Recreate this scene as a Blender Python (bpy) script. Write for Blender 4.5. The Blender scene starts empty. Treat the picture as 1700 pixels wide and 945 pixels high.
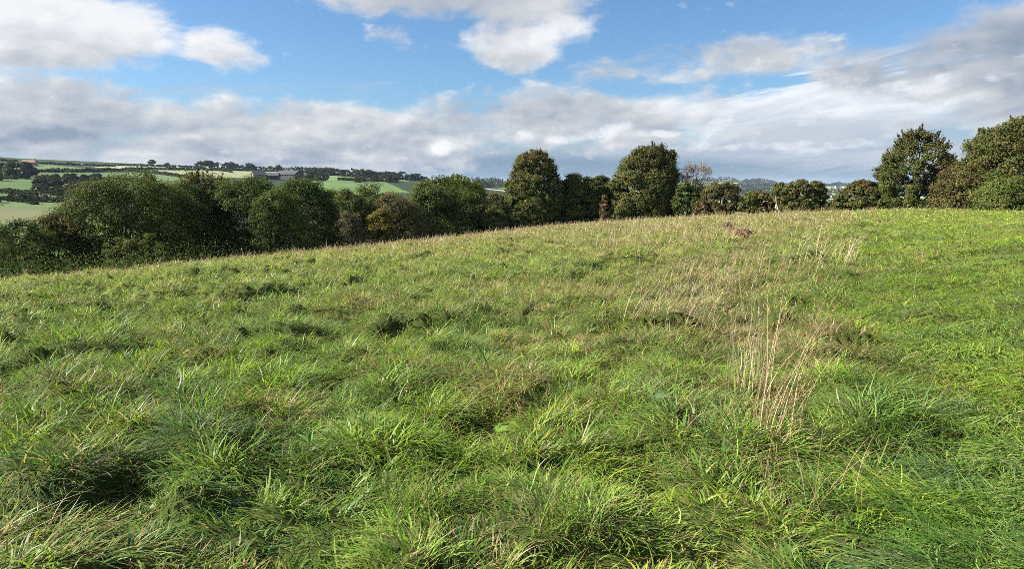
import bpy, math
import numpy as np
from math import radians, sin, cos, tan, atan2, sqrt, pi

# ------------------------------------------------------------------ camera, sky, sun, exposure
sc = bpy.context.scene
FPX = 1170.0                       # focal length in pixels of a 1700 px wide photograph
PITCH = math.atan(169.5 / FPX)     # the true horizon lies at y = 303
EYE = 1.6
cam_d = bpy.data.cameras.new("camera")
cam = bpy.data.objects.new("camera", cam_d)
sc.collection.objects.link(cam)
cam.location = (0, 0, EYE)
cam.rotation_euler = (pi / 2 - PITCH, 0, 0)
cam_d.sensor_fit = 'HORIZONTAL'
cam_d.sensor_width = 36.0
cam_d.lens = 36.0 * FPX / 1700.0
cam_d.clip_start = 0.05
cam_d.clip_end = 60000
sc.camera = cam

sc.view_settings.view_transform = 'Standard'
sc.view_settings.look = 'None'
sc.view_settings.gamma = 1
sc.view_settings.use_curve_mapping = False
sc.view_settings.exposure = 1.45
sc.render.engine = 'CYCLES'
cy = sc.cycles
cy.use_denoising = False
cy.max_bounces = 6
cy.diffuse_bounces = 3
cy.glossy_bounces = 2
cy.transmission_bounces = 4
cy.volume_bounces = 0
cy.transparent_max_bounces = 8
cy.pixel_filter_type = 'BLACKMAN_HARRIS'
cy.filter_width = 0.8
cy.sample_clamp_indirect = 6.0

SUN_AZ = radians(-93)              # compass angle from the view axis (+Y), negative = to the left
SUN_EL = radians(35)
SUN_DIR = (sin(SUN_AZ) * cos(SUN_EL), cos(SUN_AZ) * cos(SUN_EL), sin(SUN_EL))

def ray(px, py):
    """Direction (x, y, z) through a pixel of the 1700 x 945 photograph."""
    u = (np.asarray(px, float) - 850.0) / FPX
    v = (472.5 - np.asarray(py, float)) / FPX
    return u, cos(PITCH) + v * sin(PITCH), -sin(PITCH) + v * cos(PITCH)

def azel(px, py):
    x, y, z = ray(px, py)
    return np.arctan2(x, y), np.arctan2(z, np.hypot(x, y))

world = bpy.data.worlds.new("World")
sc.world = world
world.use_nodes = True
wn = world.node_tree
wn.nodes.clear()

class NG:
    """Small helper for wiring maths nodes."""
    def __init__(s, nt): s.nt = nt
    def new(s, t, **k):
        n = s.nt.nodes.new(t)
        for a, b in k.items(): setattr(n, a, b)
        return n
    def put(s, sock, v):
        if isinstance(v, bpy.types.NodeSocket): s.nt.links.new(v, sock)
        else: sock.default_value = v
    def m(s, op, a, b=0.0, c=0.0, clamp=False):
        n = s.new('ShaderNodeMath', operation=op); n.use_clamp = clamp
        s.put(n.inputs[0], a); s.put(n.inputs[1], b); s.put(n.inputs[2], c)
        return n.outputs[0]
    def v(s, op, a, b=(0, 0, 0)):
        n = s.new('ShaderNodeVectorMath', operation=op)
        s.put(n.inputs[0], a); s.put(n.inputs[1], b)
        return n.outputs[0]
    def xyz(s, x, y, z):
        n = s.new('ShaderNodeCombineXYZ')
        s.put(n.inputs[0], x); s.put(n.inputs[1], y); s.put(n.inputs[2], z)
        return n.outputs[0]
    def noise(s, vec, scale, detail=6, rough=0.5, dist=0.0, out='Fac', lac=2.0):
        n = s.new('ShaderNodeTexNoise')
        s.put(n.inputs['Vector'], vec); n.inputs['Scale'].default_value = scale
        n.inputs['Detail'].default_value = detail; n.inputs['Roughness'].default_value = rough
        n.inputs['Distortion'].default_value = dist; n.inputs['Lacunarity'].default_value = lac
        return n.outputs[out]
    def ss(s, x, lo, hi, a=0.0, b=1.0):
        n = s.new('ShaderNodeMapRange', interpolation_type='SMOOTHSTEP')
        s.put(n.inputs[0], x); s.put(n.inputs[1], lo); s.put(n.inputs[2], hi)
        s.put(n.inputs[3], a); s.put(n.inputs[4], b)
        return n.outputs[0]
    def mix(s, f, a, b):
        n = s.new('ShaderNodeMix', data_type='RGBA')
        s.put(n.inputs[0], f); s.put(n.inputs[6], a); s.put(n.inputs[7], b)
        return n.outputs[2]

def build_sky():
    g = NG(wn)
    out = g.new('ShaderNodeOutputWorld')
    tc = g.new('ShaderNodeTexCoord')
    d = tc.outputs['Generated']
    sp = g.new('ShaderNodeSeparateXYZ'); g.put(sp.inputs[0], d)
    X, Y, Z = sp.outputs
    hyp = g.m('SQRT', g.m('ADD', g.m('MULTIPLY', X, X), g.m('MULTIPLY', Y, Y)))
    az = g.m('ARCTAN2', X, Y)
    el = g.m('ARCTAN2', Z, hyp)
    zc = g.m('MAXIMUM', Z, 0.0)
    inv = g.m('DIVIDE', 1.0, g.m('ADD', zc, 0.10))
    pl = g.xyz(g.m('MULTIPLY', X, inv), g.m('MULTIPLY', Y, inv), 0.0)     # point on a cloud deck
    # angular coordinates for the billowing cumulus (stretched a little sideways)
    aw = g.xyz(g.m('MULTIPLY', az, 1.0), g.m('MULTIPLY', el, 1.9), 0.0)
    wq = g.noise(aw, 5.0, 3, 0.5, out='Color')
    warp = g.v('MULTIPLY', g.v('SUBTRACT', wq, (0.5, 0.5, 0.5)), (0.07, 0.07, 0.0))
    aww = g.v('ADD', aw, warp)
    big = g.noise(aww, 5.5, 10, 0.56)
    lit = g.noise(g.v('ADD', aww, (-0.018, 0.030, 0)), 5.5, 7, 0.56)
    relief = g.m('SUBTRACT', big, lit)                  # > 0 on the side that faces the sun
    deck = g.noise(pl, 1.1, 8, 0.55, 0.3)
    fine = g.noise(aww, 22.0, 6, 0.6)
    # cauliflower texture: rounded cells of two sizes
    def puff(vec, sc_):
        n = g.new('ShaderNodeTexVoronoi', feature='SMOOTH_F1'); g.put(n.inputs['Vector'], vec)
        n.inputs['Scale'].default_value = sc_; n.inputs['Smoothness'].default_value = .35
        return g.m('SUBTRACT', 0.5, n.outputs['Distance'])
    w2 = g.v('MULTIPLY', g.v('SUBTRACT', g.noise(aw, 16.0, 4, 0.6, out='Color'), (0.5, 0.5, 0.5)), (0.06, 0.06, 0.0))
    aw2 = g.v('ADD', aw, w2)
    pf = g.m('ADD', g.m('MULTIPLY', puff(aw2, 13.0), .62), g.m('MULTIPLY', puff(g.v('ADD', aw2, (3.3, 1.7, 0)), 31.0), .38))
    sh2 = g.v('ADD', aw2, (-0.010, 0.016, 0))
    pl2 = g.m('ADD', g.m('MULTIPLY', puff(sh2, 13.0), .62), g.m('MULTIPLY', puff(g.v('ADD', sh2, (3.3, 1.7, 0)), 31.0), .38))
    relief2 = g.m('SUBTRACT', pf, pl2)

    def blob(px, py, rx, ry, w=1.0, rot=0.0):
        a0, e0 = azel(px, py)
        da = g.m('SUBTRACT', az, float(a0)); de = g.m('SUBTRACT', el, float(e0))
        if rot:
            c, s_ = cos(rot), sin(rot)
            da2 = g.m('ADD', g.m('MULTIPLY', da, c), g.m('MULTIPLY', de, s_))
            de = g.m('SUBTRACT', g.m('MULTIPLY', de, c), g.m('MULTIPLY', da, s_)); da = da2
        da = g.m('MULTIPLY', da, FPX / rx); de = g.m('MULTIPLY', de, FPX / ry)
        q = g.m('ADD', g.m('MULTIPLY', da, da), g.m('MULTIPLY', de, de))
        return g.m('MULTIPLY', g.m('DIVIDE', 1.0, g.m('ADD', 1.0, g.m('MULTIPLY', q, q))), w)

    def union(bl):
        r = bl[0]
        for b in bl[1:]: r = g.m('MAXIMUM', r, b)
        return r
    n0 = g.m('SUBTRACT', big, 0.5)
    n1 = g.m('SUBTRACT', deck, 0.5)
    nf = g.m('SUBTRACT', fine, 0.5)

    sky = g.new('ShaderNodeTexSky', sky_type='NISHITA')
    sky.sun_disc = False
    sky.sun_elevation = SUN_EL
    sky.sun_rotation = SUN_AZ
    sky.altitude = 100
    sky.air_density = 1.0; sky.dust_density = 0.6; sky.ozone_density = 2.0
    skyc = g.v('MULTIPLY', sky.outputs[0], (0.086, 0.115, 0.142))

    # white high streaks low on the right
    st = g.xyz(g.m('ADD', g.m('MULTIPLY', az, 2.0), 3.0), g.m('ADD', g.m('MULTIPLY', el, 15.0), g.m('MULTIPLY', az, -2.0)), 0.0)
    streak = g.noise(st, 2.2, 9, 0.60, 0.5)
    mw = union([blob(1350, 190, 300, 50, 1.05, 0.14), blob(1530, 158, 200, 36, 1.15, 0.12), blob(1340, 250, 330, 26, .95)])
    mwhite = g.ss(g.m('ADD', mw, g.m('MULTIPLY', g.m('SUBTRACT', streak, 0.5), 3.0)), 0.35, 0.85)
    mwhite = g.m('MULTIPLY', mwhite, g.ss(mw, .10, .32))
    c1 = g.mix(g.m('MULTIPLY', mwhite, 0.95), skyc, (0.93, 0.96, 1.0, 1))

    # thin grey-blue veil towards the horizon
    veil = g.m('ADD', g.ss(el, 0.0, 0.19, 1.0, 0.0), g.m('MULTIPLY', g.m('SUBTRACT', streak, 0.5), 1.7))
    c2 = g.mix(g.ss(veil, 0.30, 0.95, 0.0, 0.88), c1,
               g.mix(g.ss(streak, 0.40, 0.66), (0.30, 0.395, 0.52, 1), (0.50, 0.565, 0.66, 1)))
    band = union([blob(760, 282, 520, 26, 1.1), blob(1300, 285, 200, 14, 0.6)])
    c2 = g.mix(g.ss(g.m('ADD', band, g.m('MULTIPLY', nf, .6)), 0.25, 1.0, 0.0, 0.85), c2, (0.21, 0.31, 0.43, 1))

    # the main grey and white cumulus
    mc = union([
        blob(70, 42, 165, 60, 1.0, 0.05), blob(380, 78, 75, 38, 0.66, -.1), blob(215, 118, 110, 26, .50),
        blob(170, 208, 330, 66, 1.05, -0.03), blob(560, 230, 270, 66, .98),
        blob(760, -5, 250, 42, 0.95, -.05), blob(880, 50, 125, 62, 1.0, 0.2), blob(655, 62, 50, 26, .62), blob(735, 75, 60, 30, .6),
        blob(900, 205, 350, 66, 0.90, 0.04), blob(1140, 105, 220, 36, .92, .07), blob(1120, 190, 120, 55, .9),
        blob(1640, 90, 210, 66, 1.05, 0.10), blob(1720, 165, 130, 44, .9), blob(1590, 205, 130, 13, .62),
        blob(1235, 220, 110, 22, .72), blob(730, 247, 26, 14, .9),
    ])
    # elsewhere in the sky: ordinary broken cloud
    els = g.m('MULTIPLY', g.ss(g.m('ABSOLUTE', az), 0.72, 0.95), 0.60)
    mc = g.m('MAXIMUM', mc, g.m('MAXIMUM', els, g.ss(el, 0.42, 0.6, 0.0, 0.45)))
    dens = g.m('ADD', mc, g.m('ADD', g.m('MULTIPLY', n0, 1.95), g.m('ADD', g.m('MULTIPLY', nf, 0.35), g.m('MULTIPLY', pf, g.ss(el, .06, .22, .62, .22)))))
    alpha = g.ss(dens, 0.44, 0.92)
    body = g.ss(dens, 0.5, 1.35)
    # thick parts are grey underneath, edges and sun side are white
    shade = g.m('ADD', g.m('ADD', g.m('MULTIPLY', relief, 1.7), g.m('MULTIPLY', relief2, g.ss(el, .06, .22, 1.0, .30))), g.m('ADD', g.m('MULTIPLY', body, -0.30), 0.77))
    bright = union([blob(90, 40, 190, 50, .42), blob(925, 50, 60, 40, .45), blob(1130, 178, 50, 30, .45), blob(385, 75, 70, 36, .25),
                    blob(735, 245, 22, 12, .7), blob(520, 220, 110, 24, .22), blob(600, 235, 60, 20, .18),
                    blob(930, 222, 120, 16, .40)])
    shade = g.m('ADD', shade, g.m('MULTIPLY', bright, 0.8))
    shade = g.m('ADD', shade, g.m('MULTIPLY', n1, 0.6))
    grey = union([blob(1650, 95, 230, 70, .34), blob(1150, 105, 230, 40, .20), blob(740, 0, 200, 40, .22), blob(60, 90, 160, 30, .22), blob(960, 190, 260, 40, .20), blob(250, 225, 260, 40, .14)])
    shade = g.m('SUBTRACT', shade, grey)
    low = g.ss(el, 0.02, 0.14, 0.16, 0.0)
    shade = g.m('SUBTRACT', shade, low)
    cr = g.new('ShaderNodeValToRGB')
    e = cr.color_ramp.elements
    e[0].position = 0.0; e[0].color = (0.27, 0.335, 0.435, 1)
    e[1].position = 1.0; e[1].color = (0.88, 0.89, 0.91, 1)
    x = e.new(0.30); x.color = (0.44, 0.485, 0.56, 1)
    x = e.new(0.60); x.color = (0.60, 0.625, 0.66, 1)
    g.put(cr.inputs[0], shade)
    c3 = g.mix(g.m('MULTIPLY', alpha, 0.97), c2, cr.outputs[0])
    # gaps of bright white cloud low down in the middle
    gap = union([blob(875, 224, 30, 9, .8), blob(935, 232, 34, 7, .9), blob(1000, 220, 38, 12, 1.0, .3), blob(1095, 222, 50, 6, .8), blob(1190, 208, 40, 14, .9, .4),
                 blob(1290, 243, 170, 8, .8), blob(1400, 238, 120, 9, .8, .1), blob(735, 246, 16, 11, 1.0), blob(1480, 150, 120, 16, .9, .15)])
    c3 = g.mix(g.ss(g.m('ADD', gap, g.m('ADD', g.m('MULTIPLY', nf, 2.6), g.m('MULTIPLY', n0, 1.6))), .30, 1.3, 0.0, .75), c3, (0.93, 0.95, .99, 1))
    bg = g.new('ShaderNodeBackground'); bg.inputs[1].default_value = 0.385
    g.put(bg.inputs[0], c3)
    g.nt.links.new(bg.outputs[0], out.inputs[0])
build_sky()
world.cycles.sampling_method = 'MANUAL'
world.cycles.sample_map_resolution = 512

sun_d = bpy.data.lights.new("sun", 'SUN')
sun_d.energy = 5.0
sun_d.angle = radians(0.5)
sun_d.color = (1.0, 0.94, 0.84)
sun = bpy.data.objects.new("sun", sun_d)
sc.collection.objects.link(sun)
sun.rotation_euler = (pi / 2 - SUN_EL, 0, -SUN_AZ + pi)
sun.location = (-40, 20, 60)
GRASS_N = 3200
HAZE = 0.000045

# ------------------------------------------------------------------ helpers
rng = np.random.default_rng(7)
COL = sc.collection

def link(o, parent=None):
    COL.objects.link(o)
    if parent is not None: o.parent = parent
    return o

def tag(o, label=None, cat=None, group=None, kind=None):
    if label: o['label'] = label
    if cat: o['category'] = cat
    if group: o['group'] = group
    if kind: o['kind'] = kind
    return o

def root(name, loc, label, cat, group=None, rz=0.0):
    o = bpy.data.objects.new(name, None)
    link(o); o.location = loc; o.rotation_euler = (0, 0, rz)
    o.empty_display_size = 0.3
    return tag(o, label, cat, group)

def quad_mesh(name, V, F, mat, col=None, smooth=False):
    """A mesh from numpy arrays: V (n,3), F (m,4) or (m,3), col (m,3) per face."""
    me = bpy.data.meshes.new(name)
    V = np.ascontiguousarray(V, np.float32); F = np.ascontiguousarray(F, np.int32)
    n, m, k = len(V), len(F), F.shape[1]
    me.vertices.add(n); me.vertices.foreach_set('co', V.ravel())
    me.loops.add(m * k); me.loops.foreach_set('vertex_index', F.ravel())
    me.polygons.add(m)
    me.polygons.foreach_set('loop_start', np.arange(0, m * k, k, dtype=np.int32))
    if smooth: me.polygons.foreach_set('use_smooth', np.ones(m, bool))
    else: me.polygons.foreach_set('use_smooth', np.zeros(m, bool))
    me.update(calc_edges=True)
    if col is not None:
        a = me.attributes.new('Tint', 'FLOAT_VECTOR', 'FACE')
        a.data.foreach_set('vector', np.ascontiguousarray(col, np.float32).ravel())
    me.materials.append(mat)
    return me

def mesh_obj(name, V, F, mat, parent=None, col=None, smooth=False):
    return link(bpy.data.objects.new(name, quad_mesh(name, V, F, mat, col, smooth)), parent)

def _h(ix, iy, s):
    n = (ix.astype(np.int64) * 374761393 + iy.astype(np.int64) * 668265263 + s * 974634777) & 0xFFFFFFFF
    n = ((n ^ (n >> 13)) * 1274126177) & 0xFFFFFFFF
    n = ((n ^ (n >> 16)) * 2246822519) & 0xFFFFFFFF
    return ((n ^ (n >> 15)) & 0xFFFFFF) / float(0xFFFFFF)

def vnoise(x, y, s=0):
    x = np.asarray(x, float); y = np.asarray(y, float)
    ix = np.floor(x); iy = np.floor(y); fx = x - ix; fy = y - iy
    fx = fx * fx * (3 - 2 * fx); fy = fy * fy * (3 - 2 * fy)
    a = _h(ix, iy, s); b = _h(ix + 1, iy, s); c = _h(ix, iy + 1, s); d = _h(ix + 1, iy + 1, s)
    return (a + (b - a) * fx) * (1 - fy) + (c + (d - c) * fx) * fy

def fbm(x, y, s=0, o=4):
    t = 0; a = .5; w = 0
    for i in range(o):
        t = t + a * vnoise(x * 2 ** i, y * 2 ** i, s + i * 17); w += a; a *= .5
    return t / w

def sstep(x, a, b):
    t = np.clip((x - a) / (b - a), 0, 1)
    return t * t * (3 - 2 * t)

# ------------------------------------------------------------------ the land
# crest of the field as the photograph shows it: pixel x, pixel y, distance in metres
EDGE = np.array([(-500, 500, 36), (-200, 472, 38), (0, 452, 40), (200, 433, 45), (400, 414, 53), (600, 397, 63), (700, 387, 70),
                 (800, 378, 78), (900, 368, 86), (1000, 362, 90), (1100, 357, 90), (1200, 353, 88), (1300, 350, 84),
                 (1400, 346, 78), (1500, 344, 70), (1600, 343, 62), (1700, 343, 55), (1900, 345, 48), (2300, 352, 42)], float)
_az, _ = azel(EDGE[:, 0], 303)
_x, _y, _z = ray(EDGE[:, 0], EDGE[:, 1])
_s = -_z / np.hypot(_x, _y) + np.interp(EDGE[:, 0], [0, 400, 850, 1150, 1500], [.85, 1.15, 1.15, .75, .50]) / EDGE[:, 2]
TA = np.radians(np.arange(-180, 180.01, 0.1))
def _table(v, back):
    t = np.interp(TA, np.concatenate([[-pi, -1.9], _az, [1.9, pi]]), np.concatenate([[back, back], v, [back, back]]))
    k = np.hanning(25); k /= k.sum()
    return np.convolve(np.pad(t, 12, mode='edge'), k, mode='valid')
T_D = _table(EDGE[:, 2], 60.0)
T_S = _table(_s, 0.045)
def edge_D(az): return np.interp(az, TA, T_D)

# the land beyond: heights by pixel column and distance
RC = np.array([60, 110, 180, 260, 500, 800, 1100, 1600, 3000, 6000, 9000, 22000], float)
def _yz(y, r): return EYE + (303 - y) / FPX * r
FAR = {
    -500: [-9, -15, -17, -12, _yz(303, 500), _yz(283, 800), _yz(266, 1100), 30, 0, -30, -60, -160],
    0:    [-9, -15, -17, -12.2, _yz(305, 500), _yz(283, 800), _yz(269, 1100), 30, 0, -30, -60, -160],
    200:  [-9, -15, -17.5, -13, _yz(306, 500), _yz(287, 800), _yz(275, 1100), 26, 0, -30, -60, -160],
    400:  [-8, -15, -18, -15, _yz(308, 500), _yz(291, 800), _yz(281.5, 1100), 20, 5, -30, -60, -160],
    560:  [-8, -15, -19, -18, _yz(311, 500), _yz(296, 800), _yz(289, 1100), 12, 6, -30, -60, -160],
    700:  [-7, -14, -20, -22, _yz(320, 500), _yz(305, 800), _yz(298, 1100), 2, _yz(302, 3000), -15, -60, -160],
    850:  [-5, -13, -21, -26, -30, -26, -22, -15, _yz(300.5, 3000), -20, -60, -160],
    1000: [-4, -10, -20, -28, -38, -42, -44, -40, _yz(305, 3000), _yz(302.5, 6000), -60, -160],
    1130: [-4, -10, -20, -28, -40, -46, -50, -50, _yz(320, 3000), _yz(298, 6000), -40, -160],
    1190: [-4, -10, -20, -28, -40, -46, -50, -50, _yz(322, 3000), _yz(297, 6000), -40, -160],
    1260: [-4, -10, -20, -28, -40, -46, -50, -50, _yz(322, 3000), _yz(300, 6000), -40, -160],
    1290: [-4, -10, -20, -28, -40, -46, -50, -50, _yz(320, 3000), _yz(304, 6000), -48, -160],
    1380: [-4, -9, -19, -28, -40, -46, -50, -48, _yz(316, 3000), _yz(306, 6000), -32, -160],
    1480: [-3, -8, -18, -28, -40, -46, -50, -46, _yz(314, 3000), _yz(306, 6000), -32, -160],
    1700: [-3, -7, -16, -26, -38, -44, -46, -40, _yz(312, 3000), _yz(305, 6000), -32, -160],
    2300: [-3, -7, -16, -26, -38, -44, -46, -40, _yz(312, 3000), _yz(305, 6000), -32, -160],
}
_fk = sorted(FAR)
_fa = np.concatenate([azel(np.array(_fk, float), 303)[0]])
_back = [-4, -8, -14, -20, -26, -30, -30, -30, -30, -40, -60, -160]
_fa = np.concatenate([[-pi, -2.0], _fa, [2.0, pi]])
_ft = np.array([_back, _back] + [FAR[k] for k in _fk] + [_back, _back], float)
_k = np.hanning(17); _k /= _k.sum()
T_F = np.stack([np.convolve(np.pad(np.interp(TA, _fa, _ft[:, j]), 8, mode='edge'), _k, mode='valid') for j in range(len(RC))], 1)
LRC = np.log(RC)

def far_z(az, r):
    ia = np.clip((np.asarray(az) + pi) / radians(0.1), 0, len(TA) - 1.001)
    i0 = ia.astype(int); fa = ia - i0
    lr = np.log(np.clip(r, RC[0], RC[-1]))
    j = np.clip(np.searchsorted(LRC, lr, side='right') - 1, 0, len(RC) - 2)
    t = (np.clip(r, RC[0], RC[-1]) - RC[j]) / (RC[j + 1] - RC[j])
    a = T_F[i0, j] * (1 - t) + T_F[i0, j + 1] * t
    b = T_F[i0 + 1, j] * (1 - t) + T_F[i0 + 1, j + 1] * t
    return a * (1 - fa) + b * fa

def land(x, y):
    """Height of the smooth land (no tussocks)."""
    x = np.asarray(x, float); y = np.asarray(y, float)
    r = np.hypot(x, y) + 1e-6; az = np.arctan2(x, y)
    D = np.interp(az, TA, T_D); S = np.interp(az, TA, T_S)
    b = (S - 2 * EYE / D) * sstep(r, 0, 8)
    zn = -b * r - EYE * (np.minimum(r, 1.5 * D) / D) ** 2
    zf = far_z(az, r)
    zf = zf + (fbm(x / 160, y / 160, 5, 3) - .5) * np.clip((r - 140) / 900, 0, 1) * (1.6 + 10 * np.clip((r - 1500) / 3000, 0, 1))
    w = sstep(np.log(r), np.log(1.12 * D), np.log(2.1 * D))
    return zn * (1 - w) + zf * w

def hit(px, py, rmin=100, rmax=12000):
    """Point where the ray through a pixel meets the far land."""
    x, y, z = [float(a) for a in ray(px, py)]
    h = sqrt(x * x + y * y)
    rr = np.geomspace(rmin, rmax, 3000)
    X = x / h * rr; Y = y / h * rr; Zr = EYE + z / h * rr
    below = np.nonzero(land(X, Y) > Zr)[0]
    if len(below) == 0: return None
    i = below[0]
    return np.array([X[i], Y[i], Zr[i]])

def at(px, r):
    """Point on the land in pixel column px, r metres away."""
    x, y, _ = [float(a) for a in ray(px, 303)]
    h = sqrt(x * x + y * y)
    X, Y = x / h * r, y / h * r
    return np.array([X, Y, float(land(X, Y))])

# tussocks: cellular mounds with a hollow between them
def cells(x, y, size, seed):
    gx = x / size; gy = y / size
    ix = np.floor(gx); iy = np.floor(gy)
    best = np.full(x.shape, 9.0); cx = np.zeros(x.shape); cy_ = np.zeros(x.shape); hh = np.zeros(x.shape)
    for dx in (-1, 0, 1):
        for dy in (-1, 0, 1):
            jx, jy = ix + dx, iy + dy
            px_ = jx + .15 + .7 * _h(jx, jy, seed); py_ = jy + .15 + .7 * _h(jx, jy, seed + 1)
            rad = .55 + .65 * _h(jx, jy, seed + 2)
            d = np.hypot(gx - px_, gy - py_) / rad
            b = d < best
            best = np.where(b, d, best); cx = np.where(b, px_ * size, cx); cy_ = np.where(b, py_ * size, cy_)
            hh = np.where(b, _h(jx, jy, seed + 3), hh)
    return best, cx, cy_, hh

C1, C2 = .34, .72                   # sizes of the two kinds of tussock, metres
def path_w(x, y):
    """1 on the trodden, flattened strip along the right-hand side."""
    az = np.degrees(np.arctan2(x, y)); r = np.hypot(x, y)
    u = x / np.maximum(y, .5)
    u = u + .16 * (fbm(x / 1.3, y / 1.3, 201, 3) - .5) + .05 * np.sin(y * .9)
    return .85 * sstep(u, .40, .60) * sstep(r, 2.0, 3.0) * (1 - .6 * sstep(r, 30, 60))

def mound(x, y):
    x = np.asarray(x, float); y = np.asarray(y, float)
    d1, _, _, h1 = cells(x, y, C1, 11)
    d2, _, _, h2 = cells(x, y, C2, 31)
    m = .19 * (.25 + h1) * np.clip(1 - d1 ** 2.5, 0, 1) + (.17 + .10 * sstep(np.hypot(x, y), 4, 8)) * (h2 ** 1.5) * np.clip(1 - d2 ** 2.5, 0, 1)
    d3, _, _, h3 = cells(x, y, 1.7, 61)
    m = m + .34 * np.clip(h3 - .25, 0, 1) * 1.3 * np.clip(1 - d3 ** 2, 0, 1) * sstep(y, 5, 10)
    m = m + .12 * (fbm(x / 2.6, y / 2.6, 3, 2) - .5)
    left = sstep(-x / np.maximum(y, 1), -.25, .5)
    return m * (.62 + .38 * sstep(np.hypot(x, y), 2.5, 5)) * (1 - .72 * path_w(x, y)) * (.8 + .35 * left)

# ------------------------------------------------------------------ ground materials
def base_mat(name):
    m = bpy.data.materials.new(name); m.use_nodes = True
    nt = m.node_tree; nt.nodes.clear()
    return m, NG(nt)

def attr(g, n='Tint'):
    a = g.new('ShaderNodeAttribute'); a.attribute_name = n
    return a.outputs['Vector']

def mat_land():
    m, g = base_mat('land')
    o = g.new('ShaderNodeOutputMaterial'); p = g.new('ShaderNodeBsdfPrincipled')
    geo = g.new('ShaderNodeNewGeometry'); P = geo.outputs['Position']
    n1 = g.noise(P, 0.9, 6, .65); n2 = g.noise(P, 14.0, 4, .7); n3 = g.noise(P, 0.02, 5, .6)
    k = g.m('ADD', g.m('MULTIPLY', n1, .5), g.m('ADD', g.m('MULTIPLY', n2, .5), g.m('ADD', g.m('MULTIPLY', n3, .7), .15)))
    c = g.v('MULTIPLY', attr(g), g.xyz(k, k, k))
    g.put(p.inputs['Base Color'], c); p.inputs['Roughness'].default_value = .95
    p.inputs['Specular IOR Level'].default_value = .1
    g.nt.links.new(p.outputs[0], o.inputs[0])
    return m
M_LAND = mat_land()

def leaf_mat(name, rough=.5, trans=.35, spec=.35, tgain=(1.25, 1.3, .7)):
    m, g = base_mat(name)
    o = g.new('ShaderNodeOutputMaterial')
    p = g.new('ShaderNodeBsdfPrincipled'); t = g.new('ShaderNodeBsdfTranslucent')
    c = attr(g)
    g.put(p.inputs['Base Color'], c); p.inputs['Roughness'].default_value = rough
    p.inputs['Specular IOR Level'].default_value = spec
    g.put(t.inputs['Color'], g.v('MULTIPLY', c, tgain))
    mx = g.new('ShaderNodeMixShader'); mx.inputs[0].default_value = trans
    g.nt.links.new(p.outputs[0], mx.inputs[1]); g.nt.links.new(t.outputs[0], mx.inputs[2])
    g.nt.links.new(mx.outputs[0], o.inputs[0])
    return m
M_GRASS = leaf_mat('grass_blades', .45, .42, .26)
M_STRAW = leaf_mat('dry_stems', .55, .25, .30, (1.1, 1.05, .9))
M_LEAF = leaf_mat('leaves', .6, .30, .18)
M_FARLEAF = leaf_mat('far_foliage', .8, .15, .05)

def mat_bark(name, c1, c2):
    m, g = base_mat(name)
    o = g.new('ShaderNodeOutputMaterial'); p = g.new('ShaderNodeBsdfPrincipled')
    geo = g.new('ShaderNodeNewGeometry')
    s = g.v('MULTIPLY', geo.outputs['Position'], (6, 6, 1.5))
    n = g.noise(s, 1.0, 6, .65)
    g.put(p.inputs['Base Color'], g.mix(g.ss(n, .35, .65), c1, c2))
    p.inputs['Roughness'].default_value = .9
    b = g.new('ShaderNodeBump'); g.put(b.inputs['Height'], n); b.inputs['Distance'].default_value = .05
    g.nt.links.new(b.outputs[0], p.inputs['Normal'])
    g.nt.links.new(p.outputs[0], o.inputs[0])
    return m
M_BARK = mat_bark('bark', (.045, .038, .03, 1), (.14, .125, .10, 1))
M_PALE = mat_bark('pale_bark', (.22, .17, .12, 1), (.50, .42, .32, 1))

def project(x, y, z):
    """Pixel of the photograph for points in front of the camera."""
    zz = z - EYE
    dep = y * cos(PITCH) - zz * sin(PITCH); up = y * sin(PITCH) + zz * cos(PITCH)
    dep = np.where(dep < .01, .01, dep)
    return 850 + FPX * x / dep, 472.5 - FPX * up / dep

def in_poly(px, py, poly):
    c = np.zeros(px.shape, bool); n = len(poly)
    for i in range(n):
        x1, y1 = poly[i]; x2, y2 = poly[(i + 1) % n]
        if y1 == y2: continue
        k = ((y1 > py) != (y2 > py)) & (px < (x2 - x1) * (py - y1) / (y2 - y1) + x1)
        c ^= k
    return c

# pastures and stubble on the hill across the valley (real field colours)
FIELDS = [
    ([(-400, 334), (150, 338), (150, 400), (-400, 400)], (0.111, 0.153, 0.057)),
    ([(-400, 345), (20, 344), (90, 352), (170, 362), (150, 372), (-400, 360)], (0.135, 0.144, 0.067)),
    ([(-400, 322), (160, 332), (160, 340), (-400, 334)], (0.097, 0.144, 0.053)),
    ([(-400, 295), (60, 297), (150, 318), (160, 332), (-400, 323)], (0.076, 0.127, 0.040)),
    ([(30, 285), (340, 287), (340, 298), (90, 297)], (0.077, 0.127, 0.043)),
    ([(90, 297), (300, 300), (340, 330), (90, 330)], (0.068, 0.106, 0.037)),
    ([(-400, 268), (45, 270), (130, 278), (230, 284), (50, 283), (-400, 280)], (0.097, 0.144, 0.053)),
    ([(110, 272), (330, 275), (500, 279), (500, 284), (340, 283), (190, 281)], (0.277, 0.300, 0.184)),
    ([(225, 281), (345, 283), (500, 286), (520, 294), (330, 296), (290, 288)], (0.216, 0.239, 0.120)),
    ([(220, 283), (300, 290), (350, 300), (200, 300)], (0.098, 0.150, 0.053)),
    ([(400, 283), (560, 287), (640, 296), (500, 291)], (0.163, 0.223, 0.095)),
    ([(500, 294), (600, 292), (660, 300), (540, 300)], (0.128, 0.190, 0.071)),
    ([(510, 299), (640, 302), (680, 320), (510, 330)], (0.106, 0.165, 0.055)),
    ([(570, 291), (660, 296), (680, 301), (590, 297)], (0.149, 0.207, 0.087)),
]

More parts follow.
